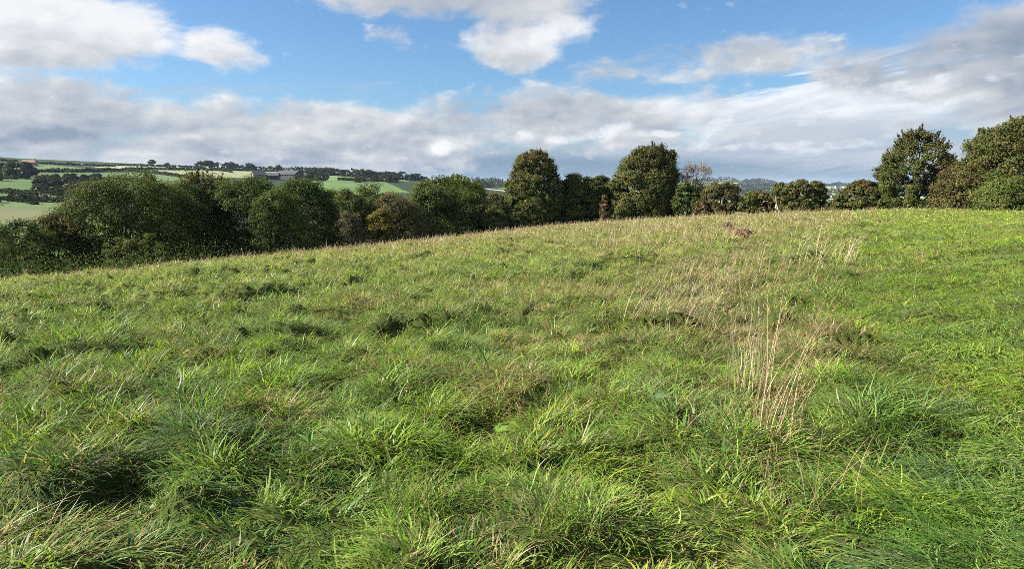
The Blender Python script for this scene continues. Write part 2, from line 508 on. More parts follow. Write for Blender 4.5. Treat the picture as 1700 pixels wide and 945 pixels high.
def build_ground():
    inner = np.radians(np.arange(-42, 42.01, 0.15))
    outer = np.radians(np.concatenate([np.arange(42, 180, 2.0)[1:], np.arange(180, 317, 2.0)]))
    A = np.concatenate([inner, outer]); nA = len(A)
    R = np.concatenate([[0.0], np.geomspace(.4, 70, 560), np.geomspace(70, 140, 50)[1:], np.geomspace(140, 1300, 260)[1:], np.geomspace(1300, 30000, 90)[1:]])
    nR = len(R)
    a, r = np.meshgrid(A, R[1:], indexing='xy')
    x = np.sin(a) * r; y = np.cos(a) * r
    azw = np.arctan2(x, y)
    z = land(x, y) + mound(x, y) * (1 - sstep(r, 90, 130)) * .78 - .03 * sstep(r, 3, 6)
    V = np.concatenate([[[0, 0, 0]], np.stack([x, y, z], -1).reshape(-1, 3)])
    nr = nR - 1
    i = np.arange(nr - 1)[:, None]; j = np.arange(nA)[None, :]; j2 = (j + 1) % nA
    F = np.stack([1 + i * nA + j, 1 + i * nA + j2, 1 + (i + 1) * nA + j2, 1 + (i + 1) * nA + j], -1).reshape(-1, 4)[:, ::-1]
    cap = np.stack([np.zeros(nA, int), 1 + (np.arange(nA) + 1) % nA, 1 + np.arange(nA), 1 + np.arange(nA)], -1)
    # centre cap is closed by a tiny fan
    ce = (V[F[:, 0]] + V[F[:, 1]] + V[F[:, 2]] + V[F[:, 3]]) / 4
    cx, cy_, cz = ce.T
    cr = np.hypot(cx, cy_)
    D = edge_D(np.arctan2(cx, cy_))
    base = np.array([.085, .10, .035]) * np.ones((len(F), 1))
    near = cr < 1.25 * D
    g1 = fbm(cx / 3, cy_ / 3, 41, 3)[:, None]
    g1 = g1 * sstep(cr, 4, 25)[:, None]
    base[near] = (np.array([.045, .062, .014]) * (1 - g1) + np.array([.17, .20, .05]) * g1)[near]
    far = cr > 1.25 * D
    # patchwork of fields and woods further off
    d, fx, fy, hh = cells(cx + 120 * fbm(cx / 400, cy_ / 400, 9, 2), cy_, 230.0, 71)
    pal = np.array([(.16, .24, .06), (.22, .30, .09), (.035, .055, .022), (.30, .30, .14), (.13, .20, .05), (.04, .06, .025), (.10, .16, .05), (.40, .36, .22)])
    c = pal[np.clip((hh * 8).astype(int), 0, 7)]
    wood = fbm(cx / 420, cy_ / 420, 21, 4)
    c = np.where((wood > .53)[:, None], np.array([.030, .045, .020]), c)
    base[far] = c[far]
    valley = far & (cr < 200)
    base[valley] = (.028, .040, .016)
    px, py = project(cx, cy_, cz)
    sel = (cr > 180) & (cr < 1700) & (cy_ > 0)
    for poly, colr in FIELDS:
        k = sel & in_poly(px, py, poly)
        base[k] = colr
    F = np.concatenate([F, cap[:, :4]])
    # degenerate 4th corner of the fan: use real triangles instead
    F = F[:-nA]
    o = mesh_obj('ground', V[1:], F - 1, M_LAND, None, base, True)
    tag(o, kind='structure')
    # small disc under the camera
    ring = V[1:1 + nA]
    Vc = np.concatenate([[[0, 0, ring[:, 2].mean()]], ring])
    Fc = np.stack([np.zeros(nA, int), 1 + (np.arange(nA) + 1) % nA, 1 + np.arange(nA)], -1)
    oc = mesh_obj('ground_patch', Vc, Fc, M_LAND, None, np.tile([.05, .06, .02], (nA, 1)), True)
    tag(oc, kind='structure')
    return o
build_ground()

# ------------------------------------------------------------------ trees and bushes
def tube(pts, rad, seg=7):
    """Tapered tube along points; V, F."""
    pts = np.array(pts, float); n = len(pts)
    T = np.gradient(pts, axis=0); T /= np.linalg.norm(T, axis=1)[:, None] + 1e-9
    ref = np.where(np.abs(T[:, 2:3]) > .9, np.array([[1., 0, 0]]), np.array([[0, 0, 1.]]))
    A = np.cross(T, ref); A /= np.linalg.norm(A, axis=1)[:, None]; B = np.cross(T, A)
    a = np.arange(seg) * 2 * pi / seg
    rad = np.asarray(rad, float)[:, None, None]
    V = pts[:, None] + rad * (A[:, None] * np.cos(a)[None, :, None] + B[:, None] * np.sin(a)[None, :, None])
    i = np.arange(n - 1)[:, None]; j = np.arange(seg)[None]; j2 = (j + 1) % seg
    F = np.stack([i * seg + j, i * seg + j2, (i + 1) * seg + j2, (i + 1) * seg + j], -1).reshape(-1, 4)
    return V.reshape(-1, 3), F

def merge(parts):
    V = []; F = []; o = 0
    for v, f in parts:
        V.append(v); F.append(f + o); o += len(v)
    return np.concatenate(V), np.concatenate(F)

def leaf_quads(C, N, size, asp=.62):
    """Pointed leaf-shaped quads at C facing N."""
    n = len(C)
    N = N / (np.linalg.norm(N, axis=1)[:, None] + 1e-9)
    t = rng.normal(size=(n, 3)); A = np.cross(N, t); A /= np.linalg.norm(A, axis=1)[:, None] + 1e-9
    B = np.cross(N, A)
    s = size[:, None]
    fold = N * s * .18
    V = np.stack([C - A * s * .5, C - B * s * asp * .5 + fold, C + A * s * .5, C + B * s * asp * .5 + fold], 1)
    F = np.arange(n * 4).reshape(n, 4)
    return V.reshape(-1, 3), F

def crown(env, H, depth, n_cl, rc, n_lf, size, pal, hole=0.0, spiky=0.0, seed=0, shell=.55, var=.25, top_tint=None):
    """env: rows (height fraction, left half-width m, right half-width m). Foliage clumps fill and skin the envelope."""
    env = np.array(env, float)
    m = n_cl * 4
    t = rng.beta(1.0, 1.0, m) * (env[-1, 0] - env[0, 0]) + env[0, 0]
    phi = rng.uniform(0, 2 * pi, m)
    wl = np.interp(t, env[:, 0], env[:, 1]); wr = np.interp(t, env[:, 0], env[:, 2])
    cx = np.cos(phi); w = np.where(cx < 0, wl, wr)
    dw = (wl + wr) / 2 * depth
    bump = 1 + var * (fbm(phi * 1.9 + seed, t * 5.5, seed, 3) - .5) * 2
    rho = np.where(rng.random(m) < .72, rng.uniform(.80, 1.0, m), np.sqrt(rng.random(m)) * .85) * bump
    n_cl = int(n_cl * 1.35)
    x = cx * w * rho; y = np.sin(phi) * dw * rho; z = t * H
    # keep proportional to local width so narrow tops are not overfilled
    keep = rng.random(m) < np.clip((wl + wr) / (wl + wr).max() + .22, 0, 1)
    if hole > 0:
        hn = fbm(x / (H * .16) + 7 * seed, z / (H * .16) + y / (H * .3), seed + 5, 2)
        keep &= hn > hole
    x, y, z, t = x[keep][:n_cl], y[keep][:n_cl], z[keep][:n_cl], t[keep][:n_cl]
    k = len(x)
    rcl = rc * rng.uniform(.6, 1.35, k)
    CC = np.stack([x, y, z], -1)
    ax = np.stack([x * 0, y * 0, np.full(k, H * .45)], -1)
    outw = CC - ax; outw /= np.linalg.norm(outw, axis=1)[:, None] + 1e-9
    # gather the clumps on rounded boughs, with shaded clefts between
    nb = max(4, int(k / 17)); bi = rng.choice(k, nb, replace=False)
    BC = CC[bi] * np.array([.90, .90, .96]); own = np.argmin(((CC[:, None] - BC[None]) ** 2).sum(-1), 1)
    dv = CC - BC[own]; dl = np.linalg.norm(dv, axis=1)[:, None] + 1e-6
    Rb = (rc * 1.55 * rng.uniform(.7, 1.3, nb))[own][:, None]
    od = dv / dl + outw * .9; od /= np.linalg.norm(od, axis=1)[:, None] + 1e-9
    CC = np.where(rng.random((k, 1)) < .58, BC[own] + od * Rb * rng.uniform(.75, 1.05, (k, 1)), CC)
    CC[:, 2] = np.clip(CC[:, 2], .1, H * 1.0)
    rcl = rcl * .85
    bcol = rng.uniform(.78, 1.25, nb)[own][:, None]
    ccol = bcol * np.array(pal)[rng.integers(0, len(pal), k)] * rng.uniform(.8, 1.2, (k, 1))
    if top_tint is not None:
        f = sstep(t, .55, 1.0)[:, None] * rng.random((k, 1)) ** .5
        ccol = ccol * (1 - f) + np.array(top_tint) * f
    ti = np.repeat(np.arange(k), n_lf); n = len(ti)
    d = rng.normal(size=(n, 3)); d /= np.linalg.norm(d, axis=1)[:, None]
    d = d + outw[ti] * .55
    rr = rng.uniform(shell, 1.0, n)[:, None]
    P = CC[ti] + d * rr * rcl[ti][:, None] * np.array([1.1, 1.1, .75])
    if spiky > 0:
        sp = (rng.random(k) < .30)[ti]
        P = np.where(sp[:, None], CC[ti] + (outw[ti] + [0, 0, .35]) * (rng.random((n, 1)) * spiky * 1.6) + d * .12 * rcl[ti][:, None], P)
    P[:, 2] = np.maximum(P[:, 2], .05)
    N = d + rng.normal(0, .40, (n, 3)) + np.array([0, 0, .45])
    V, F = leaf_quads(P, N, size * rng.uniform(.6, 1.35, n))
    c = ccol[ti] * rng.uniform(.80, 1.25, (n, 1))
    return V, F, c, CC

def woody(H, CC, r0, n_limb, lean=0.0, fork=.25):
    """Trunk and limbs reaching up into the crown."""
    parts = []
    th = H * .72
    tp = [(lean * t * H * .2 + .12 * H * .1 * sin(t * 7), .03 * H * sin(t * 5), t * th) for t in np.linspace(-.04, 1, 8)]
    tr = r0 * (1 - .72 * np.linspace(0, 1, 8)) * np.array([1.35] + [1] * 7)
    parts.append(tube(tp, tr, 8))
    if len(CC):
        idx = rng.choice(len(CC), min(n_limb, len(CC)), replace=False)
        for i in idx:
            q = CC[i]; t0 = np.clip(q[2] / H * .55, fork * .6, .9)
            j = int(t0 * 7); s = np.array(tp[j]); rr = tr[j] * .45
            mid = s * .5 + q * .5 + [0, 0, -.05 * H]
            tt = np.linspace(0, 1, 6)[:, None]
            pts = s * (1 - tt) ** 2 + 2 * mid * tt * (1 - tt) + q * tt ** 2
            parts.append(tube(pts, np.linspace(rr, rr * .18, 6), 5))
    return merge(parts)

OAK = [(.070, .098, .020), (.088, .112, .025), (.055, .080, .018), (.112, .118, .030), (.098, .092, .027)]
DARK = [(.044, .074, .017), (.056, .086, .021), (.070, .094, .024), (.094, .110, .030)]
OLIVE = [(.100, .106, .030), (.112, .106, .032), (.086, .098, .026), (.128, .112, .036), (.108, .088, .034)]
BRIGHT = [(.085, .115, .022), (.110, .140, .028), (.070, .100, .020), (.140, .150, .034)]
RUST = [(.150, .080, .042), (.120, .078, .036), (.100, .085, .030), (.165, .105, .055)]
GREY = [(.120, .105, .058), (.150, .125, .078), (.100, .092, .045)]
GOLD = [(.190, .150, .030), (.150, .135, .030), (.110, .110, .026)]

def near_tree(name, px, r, top, base_px_y, env_px, pal, label, cat, depth=.85, n_cl=520, rc=None, n_lf=44, size=None,
              hole=0., spiky=0., shell=.5, bark=None, r0=None, n_limb=10, sink=0.5, group=None, var=.22, top_tint=None, show=True, lean=0.0):
    """env_px rows: (pixel y, left pixel x, right pixel x) of the outline in the photograph, top to bottom."""
    p = at(px, r)
    x, y, z = [float(v) for v in ray(px, 303)]
    dep = p[1]                                   # depth along the view axis
    def zof(py): 
        _, yy, zz = [float(v) for v in ray(px, py)]
        return EYE + zz / yy * dep
    ztop = zof(top); base = min(p[2], zof(base_px_y)) - 0.0
    H = ztop - base
    mpp = dep / 1.0105 / FPX
    env = []
    for (ey, l, rr_) in env_px:
        env.append(((zof(ey) - base) / H, max((px - l) * mpp, .05), max((rr_ - px) * mpp, .05)))
    env.sort()
    if env[0][0] > .12: env.insert(0, (.03, env[0][1] * .85, env[0][2] * .85))
    rc = rc or H * .075
    size = size or max(.11, r * .0023)
    env = [(min(t_, 1.0) * (1 - rc * 1.25 / H), max(l_ - rc * .62, l_ * .45), max(q_ - rc * .62, q_ * .45)) for t_, l_, q_ in env]
    n_lf = int(n_lf * 1.3)
    V, F, C, CC = crown(env, H, depth, n_cl, rc, n_lf, size, pal, hole, spiky, seed=int(px) % 97, shell=shell, var=var, top_tint=top_tint)
    o = root(name, (p[0], p[1], base), label, cat, group, rz=-atan2(p[0], p[1]))
    mesh_obj('crown', V, F, M_LEAF, o, C)
    VT, FT = woody(H, CC, r0 or H * .024, n_limb, lean)
    mesh_obj('trunk', VT, FT, bark or M_BARK, o, None, True)
    return o

def build_near_trees():
    T = near_tree
    # ---- left-hand hedgerow, beyond the brow of the field
    T('bush', 20, 58, 364, 470, [(364, 0, 40), (380, -25, 62), (410, -40, 75), (450, -45, 80)], DARK,
      'dark green bush in the bottom corner of the hedgerow, nearest the left edge', 'bush', n_cl=380)
    T('bush', -60, 54, 352, 470, [(352, -95, -35), (380, -120, 0), (450, -125, 10)], DARK,
      'dark bush cut by the left edge, beyond the brow', 'bush', n_cl=260)
    T('bush', 88, 60, 356, 470, [(356, 66, 112), (375, 45, 130), (410, 40, 135), (450, 40, 140)], OAK + DARK + RUST[1:2],
      'bush with some rust brown leaves between the dark corner bush and the broad oak', 'bush', n_cl=380, top_tint=(.11, .07, .03))
    T('hedgerow_tree', 205, 62, 288, 470, [(288, 170, 240), (300, 140, 290), (320, 118, 310), (345, 98, 318), (380, 108, 320), (430, 120, 320)], OAK + DARK,
      'broad dark green oak at the left end of the hedgerow, leaves speckled with light', 'tree', n_cl=1500, n_lf=46, rc=.62)
    T('hedgerow_tree', 300, 66, 303, 470, [(303, 270, 325), (325, 245, 350), (360, 240, 362), (430, 240, 362)], DARK,
      'dark green tree in shade immediately right of the broad leftmost oak', 'tree', n_cl=620)
    T('bush', 212, 55, 388, 470, [(388, 185, 245), (402, 170, 268), (432, 168, 272)], GOLD[1:] + OAK,
      'small yellowish bush in front of the broad leftmost oak at the field edge', 'bush', n_cl=240)
    T('hedgerow_tree', 338, 68, 279, 470, [(279, 318, 352), (292, 305, 372), (315, 300, 380), (350, 310, 380), (420, 310, 380)], GREY + OLIVE[:2],
      'thin-leaved grey brown tree with a ragged top standing out of the left hedgerow', 'tree', n_cl=560, hole=.30, spiky=.4, n_lf=40)
    T('hedgerow_tree', 408, 66, 291, 470, [(291, 385, 430), (305, 365, 455), (330, 355, 465), (420, 355, 470)], DARK + OAK[:2],
      'dark rounded tree below the farm buildings, left one of a dark pair', 'tree', n_cl=760)
    T('hedgerow_tree', 498, 70, 295, 460, [(295, 475, 520), (308, 455, 540), (335, 445, 556), (400, 440, 562)], DARK,
      'dark rounded tree right of the farm buildings, right one of a dark pair', 'tree', n_cl=780)
    T('bush', 452, 62, 310, 460, [(310, 432, 470), (335, 420, 490), (410, 415, 500)], DARK + BRIGHT[:1],
      'dark leafy bush filling the dip between the dark pair of trees', 'bush', n_cl=360)
    T('hedgerow_tree', 560, 76, 311, 450, [(311, 545, 575), (325, 530, 600), (350, 525, 612), (400, 525, 615)], OAK,
      'lower green tree under the bright pasture gap in the hedgerow', 'tree', n_cl=480)
    T('bush', 580, 66, 348, 450, [(348, 570, 590), (360, 562, 598), (390, 560, 600)], GREY,
      'small pale brown shrub half bare against the dark hedgerow', 'bush', n_cl=120, hole=.3, n_lf=26)
    T('hedgerow_tree', 615, 80, 306, 440, [(306, 600, 650), (318, 585, 668), (345, 585, 670), (395, 585, 670)], OAK + RUST[2:3],
      'dark green tree right of the pasture gap, behind the grey brown bush', 'tree', n_cl=460)
    T('bush', 655, 76, 321, 440, [(321, 635, 675), (335, 620, 692), (360, 615, 700), (395, 615, 700)], GREY + OLIVE[:1],
      'rounded grey brown bush, twiggy, in the middle of the hedgerow', 'bush', n_cl=420, n_lf=36)
    T('bush', 628, 68, 343, 440, [(343, 618, 640), (358, 608, 650), (392, 606, 654)], GOLD,
      'small golden yellow bush low in the hedgerow', 'bush', n_cl=200)
    T('hedgerow_tree', 712, 84, 300, 430, [(300, 695, 735), (315, 678, 760), (345, 672, 762), (388, 672, 765)], DARK + OAK[:2],
      'dark green rounded tree tucked in front of the pale willow', 'tree', n_cl=600)
    T('hedgerow_tree', 752, 90, 289, 420, [(289, 715, 775), (300, 695, 792), (320, 690, 806), (350, 690, 812), (380, 690, 815)], BRIGHT,
      'broad domed light green willow rising from the hedgerow', 'tree', n_cl=820, n_lf=40, spiky=.25)
    T('bush', 812, 86, 335, 410, [(335, 800, 825), (350, 788, 840), (375, 785, 845)], OAK + GREY[:1],
      'low dark bush in the dip between the light willow and the tall conical tree', 'bush', n_cl=240)
    T('bush', 825, 96, 318, 410, [(318, 815, 838), (335, 803, 850), (370, 800, 850)], OLIVE[:3] + GREY[:1],
      'greyish olive bush against the left foot of the tall conical tree', 'bush', n_cl=220, n_lf=32)
    # ---- the top of the field
    T('hedgerow_tree', 885, 96, 249, 370, [(249, 866, 902), (262, 858, 914), (280, 853, 922), (300, 838, 929), (325, 832, 931), (355, 838, 930)], OAK[:2] + OLIVE[:4],
      'tall conical tree with dense clumped foliage, left one of the two tallest in the row', 'tree', n_cl=980, n_lf=46, rc=.62, top_tint=(.16, .11, .045), var=.32, hole=.31, spiky=.28)
    T('bush', 868, 90, 322, 378, [(322, 845, 888), (340, 830, 905), (375, 828, 910)], OAK,
      'green bush at the foot of the tall conical tree', 'bush', n_cl=260)
    T('hedgerow_tree', 955, 97, 290, 362, [(290, 945, 970), (300, 933, 985), (325, 930, 992), (358, 932, 995)], OAK + BRIGHT[:1],
      'low rounded green tree between the two tallest trees, left half of the pair', 'tree', n_cl=460)
    T('hedgerow_tree', 992, 99, 289, 362, [(289, 978, 1003), (300, 968, 1012), (330, 968, 1016), (358, 970, 1016)], OAK + OLIVE[:1],
      'low rounded green tree touching the left side of the massive rounded tree', 'tree', n_cl=360)
    T('dead_shrub', 1004, 93, 322, 362, [(322, 1000, 1009), (335, 998, 1012), (358, 998, 1013)], RUST[1:],
      'narrow brown withered shrub at the left foot of the massive rounded tree', 'shrub', n_cl=60, n_lf=24)
    T('hedgerow_tree', 1078, 97, 242, 360, [(242, 1062, 1100), (250, 1045, 1112), (268, 1036, 1122), (285, 1018, 1128), (310, 1012, 1120), (335, 1015, 1122), (356, 1020, 1120)], OAK[:2] + OLIVE[:4],
      'massive rounded dark green tree, the tallest in the middle of the row', 'tree', n_cl=1250, n_lf=48, rc=.66, top_tint=(.10, .085, .03), var=.30, hole=.31, spiky=.28)
    T('bare_tree', 1155, 100, 270, 360, [(270, 1145, 1166), (280, 1128, 1180), (295, 1126, 1182), (310, 1135, 1176), (322, 1145, 1162)], [(.26, .17, .12), (.22, .15, .11), (.18, .14, .10)],
      'half bare reddish brown tree with a pale trunk right of the massive tree', 'tree', n_cl=300, n_lf=22, hole=.28, bark=M_PALE, r0=.16, n_limb=30, spiky=.3, size=.12)
    T('bush', 1142, 94, 304, 360, [(304, 1130, 1158), (318, 1122, 1168), (356, 1120, 1172)], OAK + DARK[:1],
      'dark green bush under the half bare reddish tree', 'bush', n_cl=300)
    T('bush', 1198, 93, 303, 360, [(303, 1182, 1215), (314, 1168, 1228), (335, 1160, 1238), (356, 1160, 1240)], OLIVE + GREY[:1],
      'rounded olive brown thorn bush right of the half bare tree', 'bush', n_cl=420, n_lf=36)
    T('bush', 1172, 90, 330, 358, [(330, 1160, 1190), (342, 1152, 1205), (356, 1150, 1208)], RUST[1:] + OLIVE[:2],
      'low reddish brown scrub under the olive brown thorn bush', 'bush', n_cl=160)
    T('bush', 1245, 91, 316, 356, [(316, 1238, 1254), (326, 1230, 1262), (352, 1228, 1264)], BRIGHT[:2] + GOLD[1:] + OAK[:1],
      'small yellow green thorn bush in the low part of the hedge', 'bush', n_cl=200)
    T('bush', 1268, 91, 316, 356, [(316, 1260, 1276), (328, 1255, 1284), (352, 1252, 1288)], RUST[:3] + OLIVE[:1],
      'small reddish thorn bush beside the yellow green one', 'bush', n_cl=170, hole=.3, bark=M_PALE)
    T('hawthorn_bush', 1332, 88, 298, 352, [(298, 1335, 1358), (304, 1290, 1368), (318, 1284, 1374), (335, 1290, 1376), (350, 1300, 1376)], OLIVE + RUST[2:3] + OAK[:1],
      'wide flat-topped olive brown hawthorn with pale leaning stems on its left', 'bush', n_cl=640, n_lf=40, bark=M_PALE, lean=-1.0, n_limb=16)
    T('pale_stem', 1297, 86, 312, 352, [(312, 1293, 1301), (330, 1292, 1303)], GREY,
      'bare pale forked stems leaning out of the flat-topped hawthorn', 'trunk', n_cl=10, n_lf=6, bark=M_PALE, r0=.13, n_limb=9, lean=-.8)
    T('bush', 1392, 84, 332, 350, [(332, 1384, 1400), (342, 1376, 1412), (350, 1374, 1414)], OLIVE[:3] + BRIGHT[:1],
      'low olive scrub between the flat-topped hawthorn and the domed reddish bush', 'bush', n_cl=110)
    T('hawthorn_bush', 1432, 82, 299, 348, [(299, 1422, 1446), (306, 1408, 1458), (322, 1394, 1468), (346, 1388, 1476)], OAK + OLIVE[:2] + RUST[1:2],
      'domed bush, reddish on its left and green on its right, before the spreading tree', 'bush', n_cl=520, n_lf=38, top_tint=(.14, .08, .04))
    T('bush', 1476, 78, 322, 347, [(322, 1468, 1486), (332, 1462, 1496), (346, 1460, 1500)], OAK,
      'small green bush at the left foot of the spreading tree', 'bush', n_cl=130)
    T('hedgerow_tree', 1522, 76, 215, 346, [(215, 1508, 1520), (222, 1492, 1560), (240, 1478, 1572), (262, 1468, 1580), (285, 1456, 1586), (305, 1458, 1590), (325, 1480, 1590), (340, 1495, 1588)], OAK + OLIVE[:3],
      'spreading tree with sky showing through its open crown, near the right edge', 'tree', n_cl=760, n_lf=36, hole=.41, spiky=.35, var=.28, rc=.46, top_tint=(.10, .07, .04), n_limb=26)
    T('hedgerow_tree', 1578, 80, 232, 346, [(232, 1574, 1584), (250, 1566, 1590), (275, 1560, 1596), (330, 1556, 1600)], OLIVE + RUST[:1],
      'thin sparse branches sticking up between the spreading tree and the slope of brown foliage', 'tree', n_cl=120, n_lf=20, hole=.42, spiky=.35, n_limb=24)
    T('hedgerow_tree', 1690, 62, 193, 348, [(193, 1678, 1740), (205, 1655, 1790), (225, 1630, 1820), (250, 1610, 1840), (280, 1600, 1850), (345, 1600, 1850)], OLIVE + OAK + OLIVE[:2],
      'large olive brown tree cut by the right edge, its outline sloping down to the left', 'tree', n_cl=1500, n_lf=44, spiky=.3, hole=.30, rc=.5)
    T('hedgerow_tree', 1632, 64, 222, 348, [(222, 1626, 1642), (238, 1604, 1660), (262, 1598, 1675), (340, 1598, 1680)], OLIVE + OAK[:2],
      'open-topped olive tree at the left foot of the large right-edge tree', 'tree', n_cl=380, n_lf=30, hole=.36, spiky=.3, n_limb=20)
    T('bush', 1610, 60, 272, 348, [(272, 1596, 1640), (285, 1574, 1665), (305, 1566, 1680), (345, 1566, 1690)], OLIVE + RUST[1:3],
      'brown green bramble and thorn thicket under the right-edge trees', 'bush', n_cl=800, n_lf=38, rc=.45)
    T('bush', 1680, 56, 288, 350, [(288, 1655, 1720), (305, 1640, 1760), (348, 1635, 1770)], BRIGHT[:2] + OLIVE[:2] + OAK[:2],
      'greener thorn thicket at the right edge in front of the olive brown tree', 'bush', n_cl=620, n_lf=38, rc=.42)
    # low scrub running along the foot of the hedge: no one could count it
    xs = []; 
    parts = []; cols = []
    for px in np.arange(-60, 1720, 3.2):
        az, _ = azel(px, 303); D = float(edge_D(az))
        r = D * 1.06 + 2.0
        p = at(px + rng.uniform(-3, 3), r + rng.uniform(-1.5, 2.5))
        h = rng.uniform(.6, 1.7) * (1.7 if px < 850 else 1.0)
        n = 60
        d = rng.normal(size=(n, 3)); d /= np.linalg.norm(d, axis=1)[:, None]; d[:, 2] = np.abs(d[:, 2])
        P = p + d * rng.uniform(.5, 1, (n, 1)) * np.array([.95, .95, h])
        V, F = leaf_quads(P, d + rng.normal(0, .5, (n, 3)), max(.12, r * .0019) * rng.uniform(.6, 1.4, n))
        pal = np.array(DARK if px < 820 else OLIVE + RUST[:2] + OAK)
        parts.append((V, F)); cols.append(np.repeat(pal[rng.integers(0, len(pal), 1)], n, 0) * rng.uniform(.7, 1.3, (n, 1)))
    V, F = merge(parts)
    tag(mesh_obj('undergrowth', V, F, M_LEAF, None, np.concatenate(cols)), kind='stuff', cat='undergrowth',
        label='low brambles and weeds along the foot of the hedgerow')
build_near_trees()

# ------------------------------------------------------------------ the hill across the valley
FPAL = np.array([(.044, .058, .026), (.056, .070, .032), (.068, .078, .036), (.082, .080, .042), (.040, .052, .026)])
FBROWN = np.array([(.10, .080, .042), (.085, .070, .036), (.060, .066, .028)])

def far_tree_mesh(kind, seed):
    """Unit-height tree crown + trunk meshes shared by the copies."""
    if kind == 'round': env = [(.16, .30, .30), (.35, .52, .50), (.6, .56, .56), (.85, .38, .40), (1.0, .10, .10)]
    elif kind == 'tall': env = [(.10, .22, .22), (.3, .36, .34), (.6, .38, .36), (.85, .25, .25), (1.0, .08, .08)]
    elif kind == 'wide': env = [(.05, .55, .6), (.4, .78, .75), (.75, .62, .6), (1.0, .2, .2)]
    else: env = [(.45, .20, .2), (.6, .55, .5), (.8, .60, .55), (1.0, .22, .2)]
    V, F, C, CC = crown(env, 1.0, .95, 70, .13, 34, .13, FPAL if seed % 3 else FBROWN, 0, 0, seed=seed, shell=.3, var=.25)
    VT, FT = woody(1.0, CC, .035, 5)
    return (quad_mesh('crown', V, F, M_FARLEAF, C), quad_mesh('trunk', VT, FT, M_BARK))
FT = {k: [far_tree_mesh(k, s) for s in (1, 2, 3, 4)] for k in ('round', 'tall', 'wide', 'stilt')}

def far_tree(name, p, h, kind, label, group=None, cat='tree', sink=.04, w=1.0):
    c, t = FT[kind][rng.integers(0, 4)]
    o = root(name, (p[0], p[1], p[2] - sink * h), label, cat, group, rz=rng.uniform(0, 6.28))
    o.scale = (h * w, h * w, h)
    for nm, me in (('crown', c), ('trunk', t)):
        ch = bpy.data.objects.new(nm, me); link(ch, o)
    return o

def hedge(pts, h, w, label, group='hedges between the far fields', pal=FPAL, lump=.5, dens=1.0):
    """Leafy hedge along points given in pixels of the photograph, standing on the far land."""
    P = [hit(*q) for q in pts]; P = [q for q in P if q is not None]
    if len(P) < 2: return None
    P = np.array(P); seg = np.linalg.norm(np.diff(P[:, :2], axis=0), axis=1); S = np.concatenate([[0], np.cumsum(seg)])
    L = S[-1]; r = np.hypot(P[:, 0], P[:, 1]).mean()
    sz = max(.5, r * .0016)
    n = int(L / sz * (h / sz) * 5.5 * dens) + 20
    s = rng.uniform(0, L, n)
    x = np.interp(s, S, P[:, 0]); y = np.interp(s, S, P[:, 1])
    hh = h * (1 + lump * (fbm(s / (h * 2.2), s * 0 + L, int(L) % 50, 3) - .5) * 2)
    a = rng.uniform(0, pi, n)
    ox = np.cos(a) * w / 2 * rng.uniform(.3, 1, n); oz = np.sin(a) ** .6 * hh * rng.uniform(.3, 1, n)
    x = x + ox * rng.choice([-1, 1], n) * .3; y = y + ox
    z = land(x, y) + oz
    c0 = P[0]
    N = np.stack([rng.normal(0, .6, n), -np.abs(np.cos(a)) + rng.normal(0, .5, n), np.abs(np.sin(a)) + rng.normal(0, .5, n)], -1)
    V, F = leaf_quads(np.stack([x, y, z], -1) - c0, N, sz * 1.5 * rng.uniform(.6, 1.3, n), .8)
    pal = np.array(pal)
    o = mesh_obj('hedge', V, F, M_FARLEAF, None, pal[rng.integers(0, len(pal), n)] * rng.uniform(.7, 1.2, (n, 1)))
    o.location = c0
    return tag(o, label, 'hedge', group)

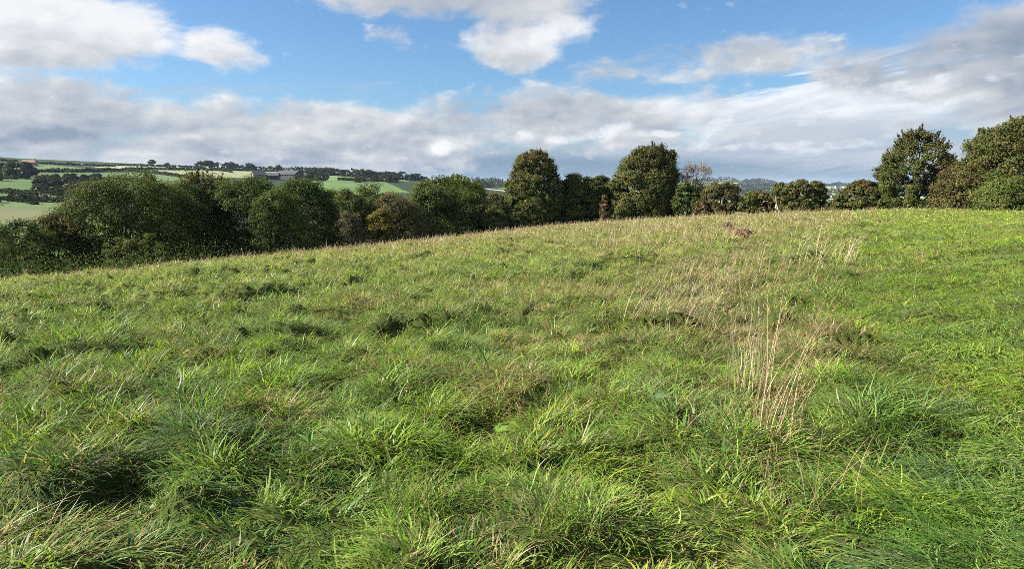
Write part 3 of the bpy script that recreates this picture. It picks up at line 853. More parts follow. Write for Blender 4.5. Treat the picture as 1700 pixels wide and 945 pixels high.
def build_far():
    # hedges: (pixel polyline, height)
    H = [
        ([(-60, 331), (0, 332), (60, 335), (110, 337), (160, 338)], 3.0, 'dark hedge along the top of the nearest tan pasture'),
        ([(-60, 319), (0, 321), (30, 323), (62, 325)], 3.4, 'dark hedge above the bright strip of grass at far left'),
        ([(-80, 296), (0, 297), (30, 298)], 3.2, 'short dark hedge at far left below the clump of trees'),
        ([(48, 286), (90, 286.5), (150, 286), (205, 284)], 4.2, 'thick tree-like hedge below the highest green field at left'),
        ([(205, 283), (260, 282), (340, 283), (420, 284)], 3.6, 'long straight hedge under the pale stubble field'),
        ([(55, 272), (110, 274), (150, 276)], 3.2, 'hedge on the skyline right of the red roofed house'),
        ([(150, 276), (192, 276.5)], 3.0, 'short skyline hedge at the left end of the stubble field'),
        ([(193, 275), (300, 277.5), (330, 279)], 3.0, 'skyline hedge below the lone tree'),
        ([(212, 284), (250, 288), (290, 293), (320, 298)], 3.6, 'hedge running down the slope from the stubble field'),
        ([(420, 283), (480, 286), (560, 289), (610, 291)], 2.8, 'thin dark hedge across the pale fields above the barn'),
        ([(340, 282), (378, 285), (385, 287)], 2.8, 'short hedge right of the ragged grey brown tree'),
        ([(500, 292), (560, 291), (640, 296), (690, 300)], 3.2, 'hedge above the bright pasture right of the barn'),
        ([(560, 299), (600, 300), (660, 303)], 3.2, 'hedge on the top side of the lower bright pasture'),
        ([(60, 297), (110, 299), (160, 300)], 3.4, 'hedge in the middle of the far left slope'),
        ([(140, 300), (200, 300), (260, 303)], 3.0, 'hedge just above the top of the broad leftmost oak'),
        ([(-60, 268), (0, 268), (30, 269)], 3.5, 'skyline hedge at the left edge'),
        ([(640, 296), (700, 299)], 4, 'last hedge where the far hill drops behind the willow'),
    ]
    for pts, h, lab in H:
        o = hedge(pts, h * .78, h * .7, lab)
        pass
    def wood(name, pxs, pys, n, hr, label, group, kinds=('round', 'wide', 'round', 'tall'), cat='tree'):
        for i in range(n):
            px = rng.uniform(*pxs); py = rng.uniform(*pys)
            p = hit(px, py)
            if p is None: continue
            far_tree(name, p, rng.uniform(*hr), kinds[i % len(kinds)], label, group, cat)
    # clump above the far-left fields
    for (px, py, h, lab) in [(8, 294, 9, 'big brown green tree at the left edge of the far hill'), (30, 296, 11, 'biggest tree of the clump on the far left slope, brownish green'),
                             (44, 293, 9.5, 'tree at the right end of the clump on the far left slope'), (-12, 300, 8, 'tree of the far left clump cut by the left edge')]:
        p = hit(px, py); far_tree('broadleaf_tree', p, h, 'round', lab, 'trees of the far left clump', w=1.15)
    wood('broadleaf_tree', (62, 150), (303, 330), 34, (3.2, 5.2), 'one of the crowded trees of the small wood on the far left slope', 'small wood on the far left slope')
    wood('broadleaf_tree', (70, 165), (300, 304), 15, (3.5, 5.5), 'dark tree in the line along the top of the small wood', 'trees along the top of the small wood')
    wood('thorn_bush', (-40, 110), (334, 341), 7, (2.2, 3.5), 'rounded bush in the hedge above the tan pasture', 'bushes in the far left hedge', ('wide',), 'bush')
    # skyline
    p = hit(252, 276.5); far_tree('lone_tree', p, 8.0, 'stilt', 'small lone tree on bare skyline above the pale stubble field')
    p = hit(278, 278); far_tree('lone_tree', p, 5.5, 'stilt', 'tiny faint tree on the skyline right of the lone tree')
    sky = [(333, 9, 'wide'), (341, 10, 'stilt'), (347, 10, 'stilt'), (356, 8, 'wide'), (361, 9, 'wide'), (378, 9, 'wide'), (384, 10, 'round'), (392, 8, 'wide'),
           (405, 8, 'wide'), (414, 9.5, 'round'), (419, 8, 'wide'), (430, 6, 'wide'), (438, 6, 'wide'), (449, 7, 'wide'), (458, 6, 'round'), (464, 9, 'round'), (474, 6, 'wide'),
           (484, 7, 'wide'), (492, 8, 'round'), (499, 8, 'wide'), (506, 7.5, 'round')]
    for i, (px, h, k) in enumerate(sky):
        yb = float(np.interp(px, [320, 400, 510], [279.5, 283, 287]))
        p = hit(px, yb)
        if p is None: continue
        far_tree('skyline_tree', p, h, k, 'dark tree in the skyline row left of the barn and above it', 'trees along the skyline')
    for px in np.arange(512, 705, 5.2):
        yb = float(np.interp(px, [510, 600, 705], [287.5, 294, 300]))
        p = hit(px + rng.uniform(-2, 2), yb + rng.uniform(0, 1.5))
        if p is None: continue
        far_tree('skyline_tree', p, rng.uniform(7, 11), ['round', 'wide', 'tall', 'wide'][rng.integers(0, 4)],
                 'tree in the sloping skyline belt right of the barn', 'tree belt on the skyline right of the barn')
    wood('hedge_tree', (505, 545), (297, 301), 7, (5, 7.5), 'dark tree beside the farm above the bright pasture', 'trees beside the farm')
    wood('hedge_tree', (590, 680), (300, 303), 9, (5, 8), 'tree on the slope under the skyline belt', 'trees under the skyline belt')
    # farm
    def mat_plain(name, c, rough=.7):
        m, g = base_mat(name)
        o = g.new('ShaderNodeOutputMaterial'); b = g.new('ShaderNodeBsdfPrincipled')
        geo = g.new('ShaderNodeNewGeometry')
        n = g.noise(geo.outputs['Position'], .8, 5, .6)
        g.put(b.inputs['Base Color'], g.mix(n, tuple(v * .7 for v in c) + (1,), tuple(min(v * 1.25, .9) for v in c) + (1,)))
        b.inputs['Roughness'].default_value = rough
        g.nt.links.new(b.outputs[0], o.inputs[0]); return m
    WHITE = mat_plain('whitewash', (.30, .29, .26)); GREYR = mat_plain('grey_roof', (.05, .052, .058)); DK = mat_plain('dark_boards', (.05, .048, .05))
    RED = mat_plain('red_tiles', (.20, .085, .06)); PINK = mat_plain('pink_render', (.30, .19, .15)); GL = mat_plain('dark_glass', (.03, .035, .04), .15)
    def box(c, s): 
        x, y, z = c; a, b, d = s[0] / 2, s[1] / 2, s[2] / 2
        V = np.array([(x + i * a, y + j * b, z + k * d) for i in (-1, 1) for j in (-1, 1) for k in (-1, 1)])
        return V, np.array([(0, 1, 3, 2), (4, 6, 7, 5), (0, 4, 5, 1), (2, 3, 7, 6), (0, 2, 6, 4), (1, 5, 7, 3)])
    def house(name, px, py, Lx, Wy, eave, ridge, wall_m, roof_m, label, cat, rz=0.0, chimney=False, windows=3, door=True):
        p = hit(px, py)
        o = root(name, tuple(p), label, cat, None, rz)
        a, b = Lx / 2, Wy / 2
        V = np.array([(-a, -b, -2), (a, -b, -2), (a, b, -2), (-a, b, -2), (-a, -b, eave), (a, -b, eave), (a, b, eave), (-a, b, eave), (-a, 0, ridge), (a, 0, ridge)], float)
        F = np.array([(0, 1, 5, 4), (1, 2, 6, 5), (2, 3, 7, 6), (3, 0, 4, 7), (4, 8, 7, 7), (5, 6, 9, 9)])
        F4 = F[:4]
        # gables as quads with the apex split
        g1 = np.array([(3, 0, 4, 7)]); 
        Vg = np.concatenate([V, [(-a, -b * .001, ridge)], [(a, -b * .001, ridge)]])
        Fg = np.concatenate([F4, [(4, 10, 8, 7)], [(5, 6, 9, 11)]])
        mesh_obj('wall', Vg, Fg, wall_m, o)
        e = .5; t = .25
        Vr = np.array([(-a - e, -b - e, eave - .3), (a + e, -b - e, eave - .3), (a + e, 0, ridge + .02), (-a - e, 0, ridge + .02), (-a - e, b + e, eave - .3), (a + e, b + e, eave - .3)], float)
        Vr2 = Vr + [0, 0, t]
        Vr = np.concatenate([Vr, Vr2])
        Fr = np.array([(0, 1, 2, 3), (3, 2, 5, 4), (6, 9, 8, 7), (9, 10, 11, 8), (0, 6, 7, 1), (4, 5, 11, 10), (0, 3, 9, 6), (3, 4, 10, 9), (1, 7, 8, 2), (2, 8, 11, 5)])
        rf = mesh_obj('roof', Vr, Fr, roof_m, o)
        if chimney:
            v, f = box((a * .8, 0, ridge + .6), (1, 1, 1.8)); mesh_obj('chimney', v, f, wall_m, rf)
        for i in range(windows):
            xx = -a + Lx * (i + .5) / windows
            if door and i == windows // 2:
                v, f = box((xx, -b, .9), (1.1, .12, 2.1)); mesh_obj('door', v, f, DK, o)
            else:
                v, f = box((xx, -b, eave * .55), (1.1, .12, 1.2)); mesh_obj('window', v, f, GL, o)
        return o
    house('farmhouse', 430, 298, 10, 7, 4.2, 7.6, WHITE, GREYR, 'white farmhouse gable poking above the hedgerow, left of the long shed', 'house', .5, True)
    house('farm_shed', 444, 298, 20, 9, 3.4, 5.6, GREYR, GREYR, 'long low grey roofed shed right beside the white farmhouse', 'shed', .05, False, 4)
    house('outbuilding', 457, 293, 5, 5, 3, 4.6, WHITE, WHITE, 'tiny white outbuilding between long shed and dark barn', 'shed', .2, False, 2)
    house('barn', 481, 298, 21, 13, 4.8, 8.0, DK, GREYR, 'big dark barn with a low pitched grey roof', 'barn', -.35, False, 2)
    house('cottage', 512, 297, 7, 5, 3, 4.8, WHITE, GREYR, 'small white cottage at the right end of the farm', 'house', .1, True, 2)
    house('farmhouse', 50, 275, 12, 7, 3.2, 5.4, PINK, RED, 'pinkish house with a red roof on the far left skyline', 'house', .1, True)
    # gateposts / far white specks: distant cottages on the right-hand hills
    for (px, py, s, lab) in [(1383, 328, 1.0, 'white village house low in the valley beside the flat-topped hawthorn'),
                             (1377, 325, .9, 'second white village house, just left and above the lower one in the valley'),
                             (1390, 312, 1.0, 'tiny white house on the far green ridge'),
                             (1342, 312, 1.0, 'tiny pale house on the far ridge behind the hawthorn')]:
        p = hit(px, py, 150, 9000)
        if p is None: continue
        r = np.hypot(p[0], p[1]); q = max(1, r / 1500) * s
        o = house('village_house', px, py, 9 * q, 6 * q, 2.8 * q, 4.8 * q, WHITE, GREYR, lab, 'house', .2, True, 3)
    # distant woods on the right-hand hills
    def far_wood(pts, h, lab):
        hedge(pts, h, h * 2.5, lab, 'woods on the distant hills', FPAL * .9, .6, .5)
    far_wood([(1165, 299.5), (1200, 299.5), (1225, 301)], 22, 'dark wood along the highest distant hilltop')
    far_wood([(1235, 303), (1262, 302), (1290, 305)], 24, 'dark wood on the lower shoulder of the distant hill')
    far_wood([(1190, 312), (1240, 311), (1290, 309)], 22, 'long dark wood across the middle of the distant hillside')
    far_wood([(1200, 322), (1250, 320), (1290, 318)], 26, 'dark wood near the foot of the distant hillside')
    far_wood([(1350, 308), (1400, 307.5), (1440, 308)], 20, 'belt of trees on the distant ridge left of the domed bush')
    far_wood([(1370, 321), (1400, 320), (1440, 319)], 18, 'dark wood under the far green strip of pasture')
    far_wood([(785, 303), (815, 302.5), (835, 303)], 16, 'tree belt on the skyline between willow and conical tree')
    far_wood([(790, 311), (815, 310), (845, 311)], 16, 'darker tree belt lower between willow and conical tree')
    # a fallen pale log at the foot of the hedge and a few weathered posts
    p = at(1236, 84)
    v, f = tube([(-1.0, 0, .42), (-.4, .1, .52), (.3, 0, .45), (1.1, .1, .38)], [.10, .12, .10, .04], 7)
    o = mesh_obj('fallen_branch', v, f, M_PALE, None, None, True); o.location = p
    tag(o, 'pale fallen branch lying at the foot of the hedge behind the dog', 'branch')
build_far()

# ------------------------------------------------------------------ the dog
def build_dog():
    px, r = 1233, 22.5
    x, y, z = [float(v) for v in ray(px, 303)]
    h = sqrt(x * x + y * y); X, Y = x / h * r, y / h * r
    g = float(land(X, Y)) + .03
    o = root('dog', (X, Y, g - .09), 'brindle grey and tan dog with a dark head walking left through the grass', 'dog', None, -atan2(X, Y))
    o.scale = (.68, .68, .95)
    # skeleton: -x is forward (to the left in the picture)
    J = {
        'pelvis': ((.30, 0, .56), (.115, .125)), 'loin': ((.12, 0, .575), (.10, .115)), 'rib': ((-.08, 0, .55), (.115, .155)),
        'chest': ((-.24, 0, .53), (.115, .165)), 'wither': ((-.30, 0, .58), (.09, .12)), 'neck1': ((-.40, 0, .66), (.07, .085)),
        'neck2': ((-.47, 0, .73), (.062, .07)), 'skull': ((-.55, 0, .78), (.070, .072)), 'brow': ((-.61, 0, .765), (.055, .055)),
        'muz': ((-.68, 0, .735), (.036, .038)), 'nose': ((-.745, 0, .715), (.026, .026)),
        't1': ((.41, 0, .56), (.035, .035)), 't2': ((.50, 0, .48), (.022, .022)), 't3': ((.57, .01, .40), (.016, .016)), 't4': ((.63, .02, .36), (.010, .010)),
    }
    E = [('pelvis', 'loin'), ('loin', 'rib'), ('rib', 'chest'), ('chest', 'wither'), ('wither', 'neck1'), ('neck1', 'neck2'), ('neck2', 'skull'),
         ('skull', 'brow'), ('brow', 'muz'), ('muz', 'nose'), ('pelvis', 't1'), ('t1', 't2'), ('t2', 't3'), ('t3', 't4')]
    for s, ph in ((-1, .06), (1, -.09)):
        n = 'L' if s < 0 else 'R'
        J['sh' + n] = ((-.25, s * .08, .45), (.065, .075)); J['el' + n] = ((-.20 + ph * .3, s * .09, .33), (.038, .042))
        J['wr' + n] = ((-.22 - ph, s * .09, .16), (.024, .024)); J['pa' + n] = ((-.23 - ph * 1.5, s * .09, .03), (.024, .022)); J['to' + n] = ((-.27 - ph * 1.5, s * .09, .022), (.024, .016))
        E += [('chest', 'sh' + n), ('sh' + n, 'el' + n), ('el' + n, 'wr' + n), ('wr' + n, 'pa' + n), ('pa' + n, 'to' + n)]
        J['hi' + n] = ((.30, s * .09, .44), (.075, .095)); J['kn' + n] = ((.22 + ph, s * .10, .33), (.048, .055)); J['ho' + n] = ((.38 + ph, s * .10, .19), (.026, .028))
        J['hp' + n] = ((.35 + ph, s * .10, .035), (.022, .022)); J['ht' + n] = ((.31 + ph, s * .10, .022), (.024, .016))
        E += [('pelvis', 'hi' + n), ('hi' + n, 'kn' + n), ('kn' + n, 'ho' + n), ('ho' + n, 'hp' + n), ('hp' + n, 'ht' + n)]
    ks = list(J); me = bpy.data.meshes.new('dog_body')
    me.from_pydata([J[k][0] for k in ks], [(ks.index(a), ks.index(b)) for a, b in E], [])
    b = bpy.data.objects.new('body', me); link(b, o)
    sk = b.modifiers.new('skin', 'SKIN'); sk.use_smooth_shade = True
    lay = me.skin_vertices[0] if me.skin_vertices else None
    if lay is None:
        bpy.context.view_layer.objects.active = b
        lay = me.skin_vertices.new() if hasattr(me.skin_vertices, 'new') else me.skin_vertices[0]
    for i, k in enumerate(ks):
        lay.data[i].radius = J[k][1]; lay.data[i].use_root = (k == 'pelvis')
    su = b.modifiers.new('sub', 'SUBSURF'); su.levels = 2; su.render_levels = 2
    m, gg = base_mat('brindle_coat')
    out = gg.new('ShaderNodeOutputMaterial'); pr = gg.new('ShaderNodeBsdfPrincipled')
    tc = gg.new('ShaderNodeTexCoord'); P = tc.outputs['Object']
    sp = gg.new('ShaderNodeSeparateXYZ'); gg.put(sp.inputs[0], P)
    st = gg.noise(gg.v('MULTIPLY', P, (22, 9, 7)), 1.0, 4, .6, 1.2)
    n2 = gg.noise(P, 7.0, 3, .5)
    coat = gg.mix(gg.ss(st, .40, .58), (.020, .013, .010, 1), (.24, .105, .048, 1))
    coat = gg.mix(gg.m('MULTIPLY', gg.ss(n2, .45, .65), .7), coat, (.21, .135, .09, 1))
    head = gg.ss(sp.outputs[0], -.55, -.49)
    cheek = gg.noise(P, 16.0, 2, .5)
    hd = gg.mix(gg.m('MULTIPLY', gg.ss(gg.m('ABSOLUTE', gg.m('ADD', sp.outputs[0], .645)), .05, .02), gg.ss(gg.m('ABSOLUTE', gg.m('SUBTRACT', sp.outputs[2], .742)), .03, .012)),
                (.028, .020, .018, 1), (.50, .38, .32, 1))
    gg.put(pr.inputs['Base Color'], gg.mix(head, hd, coat)); pr.inputs['Roughness'].default_value = .7
    gg.nt.links.new(pr.outputs[0], out.inputs[0]); me.materials.append(m)
    dark, g3 = base_mat('dark_fur'); oo = g3.new('ShaderNodeOutputMaterial'); pp = g3.new('ShaderNodeBsdfPrincipled')
    nn = g3.noise(g3.new('ShaderNodeTexCoord').outputs['Object'], 20., 3)
    g3.put(pp.inputs['Base Color'], g3.mix(nn, (.015, .012, .010, 1), (.05, .035, .028, 1))); pp.inputs['Roughness'].default_value = .6
    g3.nt.links.new(pp.outputs[0], oo.inputs[0])
    # ears fold down beside the skull
    for s in (-1, 1):
        V = []; F = []
        for i in range(5):
            t = i / 4; wd = .075 * (1 - t) ** .6 + .006
            c = np.array([-.535 + .05 * t, s * (.058 + .028 * sin(t * 3)), .842 - .085 * t])
            for k, e in enumerate((-.5, 0, .5)):
                V.append(c + [wd * e, s * .008 * (k == 1), 0]); 
        for i in range(5):
            t = i / 4; wd = .075 * (1 - t) ** .6 + .006
            c = np.array([-.535 + .05 * t, s * (.050 + .022 * sin(t * 3)), .840 - .085 * t])
            for e in (-.5, 0, .5): V.append(c + [wd * e, 0, 0])
        for base in (0, 15):
            for i in range(4):
                for k in range(2):
                    a = base + i * 3 + k; F.append((a, a + 1, a + 4, a + 3))
        for i in range(4):
            for k in (0, 2):
                a = i * 3 + k; F.append((a, a + 3, a + 18, a + 15))
        mesh_obj('ear', np.array(V), np.array(F), dark, o, None, True)
        v, f = tube([(-.625, s * .038, .778), (-.632, s * .047, .778), (-.636, s * .051, .778)], [.011, .009, .002], 8)
        mesh_obj('eye', v, f, dark, o, None, True)
    v, f = tube([(-.755, 0, .722), (-.768, 0, .722), (-.778, 0, .720)], [.020, .019, .004], 8)
    mesh_obj('nose', v, f, dark, o, None, True)
build_dog()

# ------------------------------------------------------------------ grass
def blade_mesh(P, az, th0, th1, L, W, nseg, side=None, curl=None):
    """Arching blades. Angles are from the vertical; returns V, F."""
    n = len(P)
    nrm = np.stack([np.sin(az), np.cos(az), 0 * az], -1)
    if side is None: side = rng.uniform(-1, 1, n)
    sa = az + pi / 2 + side * 1.0
    S = np.stack([np.sin(sa), np.cos(sa), 0 * sa], -1)
    pos = P.copy(); V = np.empty((n, (nseg + 1) * 2, 3), np.float32)
    step = L / nseg
    if curl is None: curl = rng.normal(0, .25, n)
    for k in range(nseg + 1):
        t = k / nseg
        w = W * (1 - .93 * t ** 1.8) * (.75 + .5 * min(t * 3, 1) * .5)
        V[:, 2 * k] = pos - S * (w / 2)[:, None]
        V[:, 2 * k + 1] = pos + S * (w / 2)[:, None]
        if k < nseg:
            tm = (k + .5) / nseg
            th = th0 + (th1 - th0) * tm ** 1.2
            a2 = az + curl * tm
            d = np.stack([np.sin(a2) * np.sin(th), np.cos(a2) * np.sin(th), np.cos(th)], -1)
            pos = pos + d * step[:, None]
    base = (np.arange(n) * (nseg + 1) * 2)[:, None, None]
    q = np.array([[2 * k, 2 * k + 1, 2 * k + 3, 2 * k + 2] for k in range(nseg)])[None]
    return V.reshape(-1, 3), (base + q).reshape(-1, 4)

def zone(x, y):
    """Dryness of the sward (0 green, 1 straw) and reddish seed heads, by place."""
    u = x / np.maximum(y, .5); r = np.hypot(x, y)
    D = edge_D(np.arctan2(x, y))
    n = fbm(x / 2.2, y / 2.2, 51, 4); n2 = fbm(x / .7, y / .7, 61, 3)
    dry = .10 + .5 * (n - .5) + .5 * (n2 - .5)
    dry += .30 * sstep(r, 12, 45)
    band = np.exp(-((u - .32) / .17) ** 2) * sstep(r, 4.5, 9) * (1 - sstep(r, 28, 60))
    dry += .34 * band
    dry += .30 * sstep(r / D, .72, 1.0) * (u < .3)
    dry += .16 * np.exp(-((u - .0) / .3) ** 2) * sstep(r, 6, 14)
    dry -= .18 * sstep(-u, .1, .5) * (1 - sstep(r / D, .6, .95))
    dry -= .45 * path_w(x, y)
    dry += .10 * sstep(u, -.25, .1) * (1 - sstep(r, 8, 14))
    dry += .38 * sstep(-u, .42, .60) * (1 - sstep(r, 3.5, 6.5))
    return np.clip(dry, 0.02, .85)

def sample_wedge(n0, rmin, rmaxf, r0, power=2.0, amax=40.0):
    """Random roots with density n0 per square metre inside r0, thinning as (r0/r)^power beyond."""
    A = radians(amax)
    rr = np.geomspace(rmin, 130, 1500)
    dens = n0 * np.minimum(1, (r0 / rr) ** power) * rr * 2 * A
    cum = np.concatenate([[0], np.cumsum((dens[1:] + dens[:-1]) / 2 * np.diff(rr))])
    n = int(cum[-1])
    r = np.interp(rng.uniform(0, cum[-1], n), cum, rr)
    az = rng.uniform(-A, A, n)
    k = r < edge_D(az) * rmaxf
    r, az = r[k], az[k]
    return np.sin(az) * r, np.cos(az) * r, r, az

GREENS = np.array([(.120, .240, .020), (.155, .285, .026), (.205, .325, .040), (.075, .170, .026), (.145, .235, .052), (.255, .340, .055)])
DRYS = np.array([(.34, .27, .13), (.42, .35, .20), (.26, .18, .085), (.30, .26, .10), (.22, .12, .065)])

def sward(name, x, y, r, az, nseg, stems=False):
    # fewer blades in the hollows between tussocks, so that they stay open and shaded
    e1 = cells(x, y, C1, 11)[0]; e2 = cells(x, y, C2, 31)[0]
    kp = rng.random(len(x)) > (.72 + .16 * sstep(np.hypot(x, y), 3, 6)) * sstep(np.minimum(e1 * .9 + .05, e2 + .1), .62, 1.0) * (1 - .7 * path_w(x, y)) * (1 - .8 * sstep(r, 8, 25))
    x, y, r, az = x[kp], y[kp], r[kp], az[kp]
    n = len(x)
    d1, cx1, cy1, h1 = cells(x, y, C1, 11)
    d2, cx2, cy2, h2 = cells(x, y, C2, 31)
    pw = path_w(x, y)
    dry = zone(x, y)
    # tussocks splay outwards, the whole sward leans a little with the wind (to the right and away)
    out1 = np.stack([x - cx1, y - cy1], -1) / (C1 * .5)
    out2 = np.stack([x - cx2, y - cy2], -1) / (C2 * .5)
    wn_ = fbm(x / .5, y / .5, 81, 3) * 2 * pi * 2.2
    wind = np.stack([np.cos(wn_), np.sin(wn_)], -1) * .75 + np.array([.12, -.05])
    lean = out1 * (.3 + .9 * h1)[:, None] + out2 * (.2 + .9 * h2)[:, None] + wind + rng.normal(0, .50, (n, 2))
    pd = np.stack([-.8 + .5 * (vnoise(x / 1.2, y / 1.2, 91) - .5), -.5 + 2.4 * (vnoise(x / 1.5, y / 1.5, 92) - .5)], -1)
    lean = lean * (1 - .7 * pw)[:, None] + (pd * 1.5 + rng.normal(0, .3, (n, 2))) * pw[:, None]
    mag = np.hypot(lean[:, 0], lean[:, 1]); la = np.arctan2(lean[:, 0], lean[:, 1])
    hh = .5 * h1 * np.clip(1 - d1, 0, 1) + .6 * h2 * np.clip(1 - d2 * .8, 0, 1)
    L = (.115 + .20 * hh + .07 * rng.random(n)) * rng.uniform(.45, 1.15, n)
    L = np.where(pw > .4, np.maximum(L, .13) * rng.uniform(.9, 1.3, n), L)
    L *= .66 + .34 * sstep(r, 2.5, 5.5)
    th0 = np.clip(.42 + .36 * np.minimum(mag, 2) + rng.normal(0, .16, n), .02, 1.35)
    th0 = np.where(pw > .5, np.clip(th0 + .18, 0, 1.35), th0)
    th1 = th0 + rng.uniform(.45, 1.5, n) * (.8 + .3 * np.minimum(mag, 1.5))
    th1 = np.minimum(th1, 2.1)
    W = np.maximum(rng.uniform(.0055, .0115, n), r * .00105) * rng.uniform(.75, 1.35, n)
    g = GREENS[rng.integers(0, len(GREENS), n)]
    tus = _h(np.floor(cx1 * 97), np.floor(cy1 * 89), 3)
    tus2 = _h(np.floor(cx2 * 97), np.floor(cy2 * 89), 5)
    # each tussock has its own green
    tint = np.stack([.66 + .68 * tus, .72 + .50 * tus, .8 + .9 * tus2 * tus2], -1)
    g = g * tint
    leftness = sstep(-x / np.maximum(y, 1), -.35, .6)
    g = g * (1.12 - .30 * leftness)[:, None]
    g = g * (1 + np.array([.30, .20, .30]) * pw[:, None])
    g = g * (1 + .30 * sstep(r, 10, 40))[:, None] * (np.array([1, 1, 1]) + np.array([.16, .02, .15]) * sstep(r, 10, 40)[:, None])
    dr = DRYS[rng.integers(0, len(DRYS), n)]
    isdry = rng.random(n) < np.clip(dry * 1.15 + .05 + (tus2 < .22) * .34, 0, .9)
    soft = np.clip(rng.normal(dry * .45, .15), 0, .8)[:, None]
    c = g * (1 - soft) + np.array([.27, .25, .095]) * soft
    c = np.where(isdry[:, None], dr * rng.uniform(.75, 1.15, (n, 1)), c)
    c *= rng.uniform(.80, 1.22, (n, 1))
    W = np.where(isdry, W * .75, W)
    z = land(x, y) + mound(x, y) * .85 - .02
    P = np.stack([x, y, z], -1)
    V, F = blade_mesh(P, la, th0, th1, L, W, nseg, curl=rng.normal(0, 1.1, n))
    cf = np.repeat(c[:, None, :], nseg, 1)
    # withered bases and tips on some blades
    wt = (rng.random(n) < .18)[:, None]
    cf[:, 0] = np.where((rng.random(n) < .35)[:, None], c * .5 + np.array([.26, .21, .11]) * .5, c)
    cf[:, -1] = np.where(wt, np.array([.34, .27, .13]), c)
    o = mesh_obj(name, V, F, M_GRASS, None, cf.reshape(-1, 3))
    return o

def build_grass():
    x, y, r, az = sample_wedge(GRASS_N, 1.7, 1.06, 4.2, 1.5)
    k = r < 9
    tag(sward('meadow_grass', x[k], y[k], r[k], az[k], 5), kind='stuff',
        label='long tangled green grass in tussocks closest to the viewer', cat='grass')
    k = (r >= 9) & (r < 24)
    tag(sward('meadow_grass', x[k], y[k], r[k], az[k], 3), kind='stuff',
        label='tangled green and straw coloured grass in the middle of the field', cat='grass')
    k = r >= 24
    tag(sward('meadow_grass', x[k], y[k], r[k], az[k], 2), kind='stuff',
        label='paler grass running up to the far edge of the field', cat='grass')
    print('blades', len(x))

def stems(P, az, th0, th1, L, W, col, nseg=5, heads=True, headcol=None, headL=.12):
    """Dry grass stalks with a narrow seed head made of short upward scales."""
    V, F = blade_mesh(P, az, th0, th1, L, W, nseg, side=rng.uniform(-.4, .4, len(P)) - 0, curl=rng.normal(0, .1, len(P)))
    V2, F2 = blade_mesh(P, az + 1.57, 0 * th0, 0 * th0, L * .01, W, 1)
    C = np.repeat(col, nseg, 0)
    if not heads: return V, F, C
    # tip frame
    n = len(P); Vt = V.reshape(n, (nseg + 1) * 2, 3)
    tip = (Vt[:, -1] + Vt[:, -2]) / 2; prev = (Vt[:, -3] + Vt[:, -4]) / 2
    d = tip - prev; d /= np.linalg.norm(d, axis=1)[:, None] + 1e-9
    m = 9
    tt = np.tile(np.linspace(0, 1, m), n)
    ti = np.repeat(np.arange(n), m)
    hl = (headL * rng.uniform(.6, 1.3, n))[ti]
    Q = tip[ti] - d[ti] * (hl * (1 - tt))[:, None]
    a = rng.uniform(0, 2 * pi, n * m)
    th = rng.uniform(.25, .7, n * m)
    wv = (W[ti] * 1.5)
    V3, F3 = blade_mesh(Q, a, th, th + .3, hl * .28 * rng.uniform(.7, 1.3, n * m), wv, 1)
    hc = (headcol if headcol is not None else col * .85)[ti]
    return np.concatenate([V, V3]), np.concatenate([F, F3 + len(V)]), np.concatenate([C, hc])

def build_stems():
    # standing dead stalks through the sward, thick in the dry band
    x, y, r, az = sample_wedge(150, 3.0, 1.05, 9.0, 1.15)
    dry = zone(x, y); n = fbm(x / 1.6, y / 1.6, 151, 3)
    D = edge_D(az)
    p = np.clip((dry - .28) * 1.3, 0.02, 1) * np.clip((n - .40) * 5, .08, 1) + .9 * (sstep(r / D, .88, .99)) * (x / y < .2)
    k = (rng.random(len(x)) < p * .55)
    x, y, r, az, D = x[k], y[k], r[k], az[k], D[k]
    n = len(x); print('stems', n)
    z = land(x, y) + mound(x, y) * .85
    L = rng.uniform(.25, .58, n) * (1 - .25 * sstep(r / D, .7, .95))
    W = np.maximum(rng.uniform(.0016, .0026, n), r * .00038)
    la = radians(75) + rng.normal(0, .8, n)
    th0 = np.clip(rng.normal(.16, .12, n), 0, 1); th1 = th0 + rng.uniform(.1, .8, n)
    pal = np.array([(.42, .33, .20), (.34, .25, .15), (.30, .20, .12), (.46, .39, .25)])
    col = pal[rng.integers(0, 4, n)] * rng.uniform(.7, 1.1, (n, 1))
    edge = sstep(r / D, .85, .97)[:, None]
    hc = np.array([(.36, .27, .16)]) * (1 - edge) + np.array([(.30, .20, .12)]) * edge
    hc = hc * rng.uniform(.7, 1.3, (n, 1))
    V, F, C = stems(np.stack([x, y, z], -1), la, th0, th1, L, W, col, 4, True, hc, .10)
    tag(mesh_obj('seeding_grass', V, F, M_STRAW, None, C), kind='stuff',
        label='pale dead grass stalks with brown seed heads through the field', cat='grass')

def field_point(px, py):
    """Where the ray through a pixel meets the near field."""
    x, y, z = [float(a) for a in ray(px, py)]
    h = sqrt(x * x + y * y)
    rr = np.geomspace(1.5, 100, 4000)
    X, Y = x / h * rr, y / h * rr
    b = np.nonzero(land(X, Y) + .85 * mound(X, Y) > EYE + z / h * rr)[0]
    i = b[0] if len(b) else -1
    return np.array([X[i], Y[i], float(land(X[i], Y[i]) + .85 * mound(X[i:i+1], Y[i:i+1])[0])])

